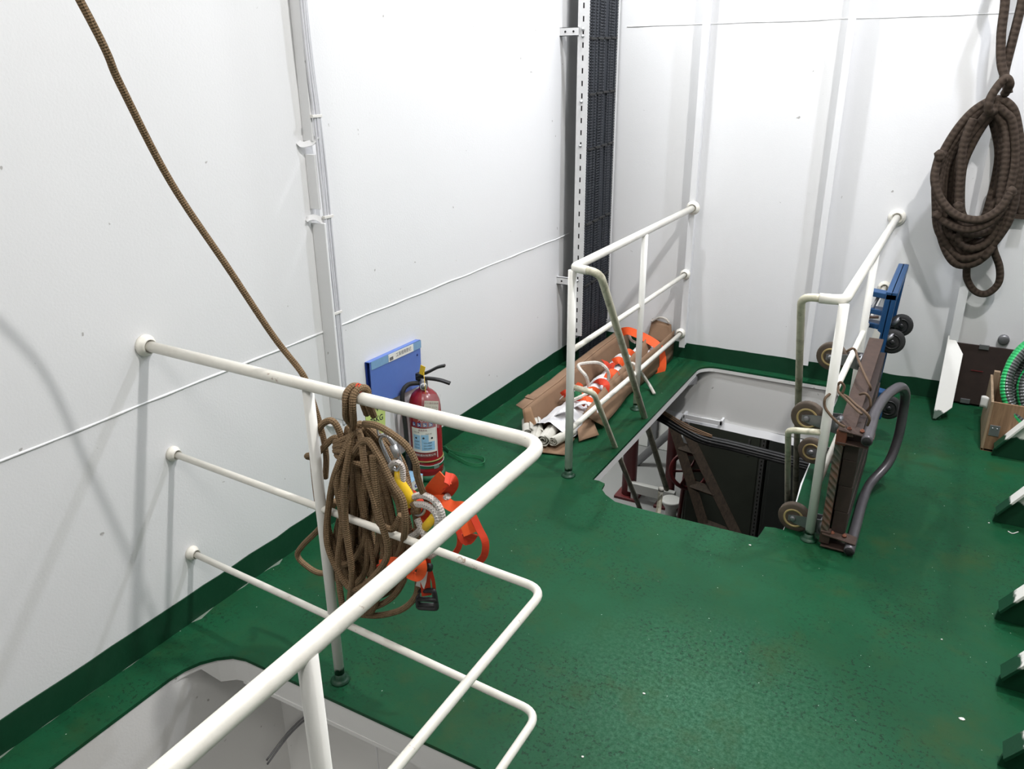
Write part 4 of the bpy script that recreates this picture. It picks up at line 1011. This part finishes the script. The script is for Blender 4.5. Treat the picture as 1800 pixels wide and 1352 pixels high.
for z in (.045, .50):
    cl_ = link('clamp_plate', MB().prism([(DX+.01, 2.94, z+.018), (DX+.135, 2.94, z+.004), (DX+.135, 3.0, z+.004), (DX+.01, 3.02, z+.018)], (0, 0, .004)), 'rust', tl)
    link('clamp_plate', MB().prism([(DX+.01, 2.94, z-.035), (DX+.120, 2.94, z-.036), (DX+.120, 3.0, z-.036), (DX+.01, 3.02, z-.035)], (0, 0, .004)), 'rust', tl)
    for x in (DX+.045, DX+.09): link('bolt', MB().lathe([(.009, 0), (.009, .006), (.005, .006), (.005, .011)], (x, 2.97, z+.016), (0, 0, 1), 6), 'rust_hi', cl_)
TX = DX + .118
tube_pts = [(TX, 2.925, .028), (TX, 3.10, .030), (TX, 3.34, .035), (TX+.012, 3.48, .06), (TX+.065, 3.58, .13), (TX+.085, 3.62, .24), (TX+.085, 3.62, .38), (TX+.080, 3.58, .475), (TX+.055, 3.50, .525), (TX+.015, 3.36, .525), (TX-.005, 3.20, .515), (TX-.005, 3.05, .508), (TX-.005, 2.925, .502)]
rod(tl, 'handle_tube', smooth(tube_pts, 8), .0205, 'tube', 18)
for p in (tube_pts[0], tube_pts[-1]):
    link('tube_mouth', MB().lathe([(.0165, 0), (.0165, .002)], (p[0], p[1]-.001, p[2]), (0, -1, 0), 16), 'void', tl)
for c, y in (((1.726, 3.040, 0.058), 3.04), ((1.722, 3.060, 0.500), 3.06), ((1.717, 3.620, 0.578), 3.62), ((1.694, 3.620, 0.100), 3.62)):
    caster(tl, c, .066, (.12, 1, .05), (DX+.005, y, c[2]), 'tyre', 'rim', 'steel_dark')
tw = thing('tie_wire', 'thin brown cord lashing the rusty trolley to the right railing', 'cord', (1.82, 3.2, .5))
for pts in ([(1.790, 3.450, 0.664), (1.811, 3.440, 0.684), (1.824, 3.450, 0.673), (1.841, 3.400, 0.658), (1.878, 3.300, 0.635), (1.912, 3.250, 0.601), (1.915, 3.280, 0.572)],
            [(1.888, 3.150, 0.596), (1.911, 3.100, 0.621), (1.928, 3.100, 0.601), (1.934, 3.100, 0.574), (1.924, 3.130, 0.541)],
            [(1.809, 3.100, 0.635), (1.818, 3.080, 0.615), (1.853, 3.050, 0.614), (1.891, 3.000, 0.607), (1.922, 2.940, 0.614), (1.946, 2.930, 0.593), (1.943, 2.950, 0.555)],
            [(1.818, 3.060, 0.623), (1.858, 3.020, 0.610), (1.896, 2.960, 0.605), (1.919, 2.930, 0.603)],
            [(1.812, 3.060, 0.654), (1.821, 3.050, 0.669), (1.835, 3.060, 0.649), (1.831, 3.060, 0.620)],
            [(1.802, 2.980, 0.648), (1.786, 2.945, 0.635), (1.789, 2.940, 0.603), (1.814, 2.930, 0.577), (1.849, 2.925, 0.551), (1.869, 2.930, 0.542)]):
    rod(tw, 'cord', smooth(pts, 7), .0052, 'cord', 8)

bt = thing('plastic_cart', 'blue plastic platform cart with black casters, upright behind the rusty trolley', 'trolley', (1.86, 4.4, 0))
BX = 1.835; Y0, Y1 = 4.06, 4.74
link('platform', MB().prism([(BX, Y0, .14), (BX+.035, Y0, .78), (BX+.085, Y0, .78), (BX+.050, Y0, .14)], (0, .04, 0)).prism([(BX+.02, Y0, .13), (BX+.02, Y1, .13), (BX+.055, Y1, .79), (BX+.055, Y0, .79)], (.012, 0, 0))
     .prism([(BX, Y0, .13), (BX+.05, Y0, .13), (BX+.05, Y1, .13), (BX, Y1, .13)], (0, 0, .04)).prism([(BX+.033, Y0, .75), (BX+.085, Y0, .75), (BX+.085, Y1, .75), (BX+.033, Y1, .75)], (.002, 0, .04))
     .prism([(BX, Y1-.04, .14), (BX+.035, Y1-.04, .78), (BX+.085, Y1-.04, .78), (BX+.050, Y1-.04, .14)], (0, .04, 0)), 'blue_cart', bt, bevel=.004)
for z in (.60, .67, .755):
    link('hinge_arm', MB().prism([(BX-.055, Y0+.03, z), (BX+.045, Y0+.01, z-.005), (BX+.045, Y0+.01, z+.022), (BX-.055, Y0+.03, z+.025)], (0, .07, 0)), 'blue_cart', bt, bevel=.003)
rod(bt, 'hinge_rod', [(BX-.045, Y0+.06, .60), (BX+.005, Y0+.05, .76)], .008, 'steel', 10)
rod(bt, 'hinge_rod', [(BX-.045, Y0+.14, .60), (BX+.005, Y0+.14, .76)], .008, 'steel', 10)
rod(bt, 'lock_pin', [(BX-.03, Y0+.0, .655), (BX+.02, Y0-.01, .665)], .007, 'rust', 8)
link('data_label', MB().prism([(BX-.012, Y0-.004, .44), (BX+.028, Y0-.004, .44), (BX+.040, Y0-.004, .585), (BX+.012, Y0-.004, .605)], (0, .002, 0)), 'paper', bt)
for z in (.17, .255):
    link('corner_block', MB().prism([(BX+.02, Y0-.06, z), (BX+.11, Y0-.06, z-.01), (BX+.11, Y0, z-.01), (BX+.02, Y0, z)], (0, 0, .06)), 'blue_cart', bt, bevel=.006)
for c in ((1.929, 4.120, 0.533), (1.941, 4.580, 0.490), (1.966, 4.140, 0.180)):
    c = Vector(c); caster(bt, c, .060, (.1, -1, .1), (BX+.075, c.y, c.z+.02), 'rubber', 'black', 'black', .032)

# ---------------------------------------------------------------- dark rope coil on the back wall
dc = thing('rope_coil', 'dark brown rope coil hanging against the third stiffener of the back wall', 'rope', tuple((2.205, 4.720, 1.700)))
C0 = Vector((2.161, 4.730, 1.226)); EXX = (Vector((2.405, 4.730, 1.240)) - C0)/100; EYY = (Vector((2.213, 4.730, 0.940)) - C0)/100
def pw2(px, py, y): return C0 + EXX*(px-1716) + EYY*(py-325) + Vector((0, y-4.73, 0))   # a point of the hanging plane, in its own two axes
random.seed(21); RD = .0205
LOOPS = []
for k in range(11):
    g1, g2, g3 = ((k*5) % 11)/10, ((k*9) % 11)/10, ((k*7+3) % 11)/10
    xl = 1641 + 44*g1**1.2; xr = 1793 - 38*g2; yb = 468 - 70*g3**1.5; yt = 182 + 14*g1
    yo = 4.69 + .085*((k*5+2) % 11)/11
    j = lambda s=4: random.uniform(-s, s)
    xt = 1752 + 8*g2; xb = (xl+xr)/2 - 22
    Q = [(xt, yt), (xt*.62 + xl*.38, yt + 22), (xl*.75 + xt*.25, yt + 62), (xl + 6, 300), (xl, 365), (xl + 8, yb - 48), (xb - 22, yb - 10), (xb + 8, yb), (xb + 42, yb - 16), (xr*.75 + xb*.25 + 4, yb - 62), (xr - 6, 345), (xr, 280), (xr - 4, 225), (xr - 16, yt + 10)]
    pts = smooth([pw2(x + j(), y + j(), yo + random.uniform(-.008, .008)) for x, y in Q], 5, True)
    LOOPS.append(pts)
    rod(dc, 'loop', pts, RD, 'rope_dark', 10, closed=True)
rod(dc, 'loop', smooth([pw2(x, y, yo) for x, y, yo in ((1650,272,4.66),(1641,310,4.64),(1652,345,4.63),(1680,372,4.62),(1722,380,4.62),(1757,362,4.63),(1777,334,4.64))], 8), RD, 'rope_dark', 10)
rod(dc, 'loop', smooth([pw2(x, y, yo) for x, y, yo in ((1641,374,4.66),(1665,388,4.64),(1700,398,4.63),(1740,385,4.64),(1768,356,4.65))], 8), RD, 'rope_dark', 10)
rod(dc, 'loop', smooth([pw2(x, y, yo) for x, y, yo in ((1684,362,4.66),(1688,300,4.66),(1695,250,4.66),(1712,212,4.66))], 8), RD, 'rope_dark', 10)
rod(dc, 'tail_loop', smooth([(2.193, 4.760, 0.822), (2.208, 4.780, 0.733), (2.257, 4.790, 0.668), (2.314, 4.790, 0.662), (2.355, 4.790, 0.723), (2.344, 4.780, 0.809), (2.301, 4.760, 0.899), (2.287, 4.750, 0.958)], 8), RD*.9, 'rope_dark', 10)
rod(dc, 'tail', smooth([(2.261, 4.800, 1.567), (2.325, 4.820, 1.405), (2.363, 4.840, 1.238), (2.389, 4.850, 1.073)], 8), RD, 'rope_dark', 10)
link('end_whipping', MB().box((-.028, -.02, -.012), (.028, .02, .012)), 'rope_dark', dc)
wo = [o for o in bpy.data.objects if o.name == 'end_whipping'][0]
for v in wo.data.vertices: v.co = Vector(v.co) + ORG[dc] + (Vector((2.390, 4.850, 1.067)) - ORG[dc]) 
rod(dc, 'hanger', smooth([(2.19, 4.74, 2.62), (2.096, 4.720, 2.219), (2.126, 4.720, 2.075), (2.138, 4.720, 1.928), (2.162, 4.710, 1.802), (2.195, 4.700, 1.726), (2.217, 4.700, 1.662)], 8), RD, 'rope_dark', 10)
link('hook', MB().tube(smooth([(2.205, 4.80, 2.60), (2.205, 4.76, 2.585), (2.205, 4.735, 2.60), (2.205, 4.73, 2.64)], 5), .010, 10), 'rail', dc)
rod(dc, 'hanger', smooth([(2.22, 4.74, 2.62), (2.188, 4.730, 2.214), (2.196, 4.730, 2.072), (2.190, 4.730, 1.902), (2.185, 4.730, 1.781), (2.186, 4.720, 1.725)], 8), RD, 'rope_dark', 10)
rod(dc, 'hitch', smooth([(2.203, 4.700, 1.661), (2.214, 4.660, 1.706), (2.193, 4.645, 1.731), (2.168, 4.640, 1.701), (2.147, 4.630, 1.650), (2.144, 4.630, 1.604), (2.155, 4.650, 1.580), (2.178, 4.690, 1.591), (2.182, 4.710, 1.635)], 8), RD, 'rope_dark', 10)
for k, q, ln in ((0, 12, 5), (3, 22, 5), (5, 30, 4), (7, 34, 5), (2, 46, 4), (9, 40, 4)):
    seg_ = LOOPS[k][q:q+ln]
    link('frayed_whipping', MB().tube(wob(seg_, .004, 40), RD*1.2, 10, rad=[RD*(.99 if q_ in (0, len(seg_)-1) else 1.12 + .12*random.random()) for q_ in range(len(seg_))]), 'rope_dark', dc)
for a, b in (((1650,266), (1651,278)), ((1777,340), (1778,328)), ((1684,368), (1684,354)), ((1640,372), (1650,377))):
    s_ = [pw2(a[0]+(b[0]-a[0])*t, a[1]+(b[1]-a[1])*t, 4.645) for t in (-.4, 0, .33, .66, 1, 1.4)]
    link('frayed_whipping', MB().tube(s_, RD*1.2, 10, rad=[.003] + [RD*(1.02 + .22*random.random()) for _ in s_[2:]] + [.003]), 'rope_dark', dc)

# ---------------------------------------------------------------- crate with the hose, board, small things
cr = thing('wooden_crate', 'open plywood crate with metal corner clips holding the striped hose', 'crate', (2.7, 4.45, 0))
X0, X1, YC0, YC1, H = 2.405, 3.08, 4.235, 4.66, .262
link('front_panel', MB().box((X0+.012, YC0, .002), (X1, YC0+.012, H)), 'ply', cr, bevel=.0015)
link('back_panel', MB().box((X0+.012, YC1-.012, .002), (X1, YC1, H)), 'ply', cr, bevel=.0015)
link('side_panel', MB().box((X0, YC0, .002), (X0+.012, YC1, H)), 'ply_edge', cr, bevel=.0015)
link('side_panel', MB().box((X1-.012, YC0, .002), (X1, YC1, H)), 'ply', cr, bevel=.0015)
link('bottom_panel', MB().box((X0, YC0, .0005), (X1, YC1, .012)), 'ply', cr)
link('corner_post', MB().box((X0+.012, YC1-.04, .01), (X0+.04, YC1-.012, H+.03)), 'ply_edge', cr)
for x, z in ((X0, .115), (X1-.07, .115)):
    c_ = link('corner_clip', MB().box((x+.018, YC0-.003, z-.028), (x+.062, YC0, z+.028)), 'steel_dark', cr, bevel=.001)
    for dx in (.03, .05): link('rivet', MB().lathe([(.004, 0), (.003, .002)], (x+dx, YC0-.003, z+.012), (0, -1, 0), 8), 'steel', c_)
pp = tag(link('paper_slip', MB().grid(lambda i, j: (2.37 + .034*i, 4.40 - .02*i + .05*j*0, .165 + .062*j + .006*math.sin(3*i)), 5, 5), 'paper', solid=.0008), 'small white paper slip stuck on the left side of the crate', 'paper')

hs = thing('spiral_hose', 'grey hose with green stripes coiled in the wooden crate', 'hose', (2.62, 4.48, .1))
HC = Vector((2.640, 4.47, .345))
for k, (R_, dy, dz, t_) in enumerate(((.205, -.10, .0, .10), (.200, -.045, .012, -.08), (.185, .01, -.01, .05), (.150, -.12, -.02, -.22), (.120, -.07, -.05, .3), (.19, .07, .015, 0.))):
    n_ = Vector((.25 + t_, -1, .55)).normalized(); u_ = Vector((1, 0, 0)); u_ = (u_ - n_*u_.dot(n_)).normalized(); v_ = n_.cross(u_)
    pts = [HC + Vector((.01*k, dy, dz)) + (u_*math.cos(a)*R_*.95 + v_*math.sin(a)*R_*1.08) for a in [2*PI*q/20 for q in range(20)]]
    rod(hs, 'coil_loop', smooth(wob(pts, .012, 4+k), 4, True), .0265, 'hose', 16, closed=True)
bd = thing('plywood_board', 'dark brown board with small metal clips leaning on the back wall', 'board', (2.42, 4.84, 0))
link('board', MB().prism([(2.226, 4.845, .012), (2.70, 4.845, .012), (2.70, 4.860, .352), (2.226, 4.860, .352)], (0, .012, 0)), 'wood_dark', bd, bevel=.0015)
for x, z in ((2.335, .335), (2.30, .012)): link('clip', MB().box((x, 4.838 + (.013 if z > .2 else 0), z), (x+.048, 4.846+(.013 if z > .2 else 0), z+.026)), 'steel_dark', bd, bevel=.001)
link('scratch', MB().box((2.32, 4.850, .205), (2.38, 4.8525, .210)), 'red_dark', bd)
link('bung', MB().lathe([(.028, 0), (.028, .02), (.02, .024)], (2.442, 4.876, .40), (0, -1, 0), 16), 'steel_dark', bd)

random.seed(9)
def chip(p, s, label):
    n_ = 6; pl = [(p[0] + s*(.7+.5*random.random())*math.cos(2*PI*k/n_), p[1] + s*.8*(.6+.5*random.random())*math.sin(2*PI*k/n_), .0006) for k in range(n_)]
    return tag(link('paint_chip', MB().prism(pl, (0, 0, .0025)), 'paper'), label, 'paint chip', 'paint chips on the deck')
chip((2.364, 2.199, 0.000), .0085, 'largest white paint chip, on the deck at the lower right')
chip((1.509, 1.852, 0.000), .0045, 'small white paint chip on the powdery worn patch of deck')
chip((1.443, 1.542, 0.000), .0045, 'small white paint chip at the lower edge, left of the worn patch')
chip((1.599, 2.828, 0.000), .0045, 'small white paint chip before the near edge of the stair hatch')
chip((2.297, 2.560, 0.000), .0035, 'tiny white paint chip between the right knees and the worn patch')
chip((2.439, 3.469, 0.000), .0035, 'tiny white paint chip beside the second knee plate from the crate')
tag(link('wire_scrap', MB().tube(smooth([(2.507, 3.430, 0.003), (2.523, 3.419, 0.003), (2.544, 3.445, 0.003)], 5), .002, 6), 'paper'), 'short pale wire scrap on the deck near the right frames', 'wire')
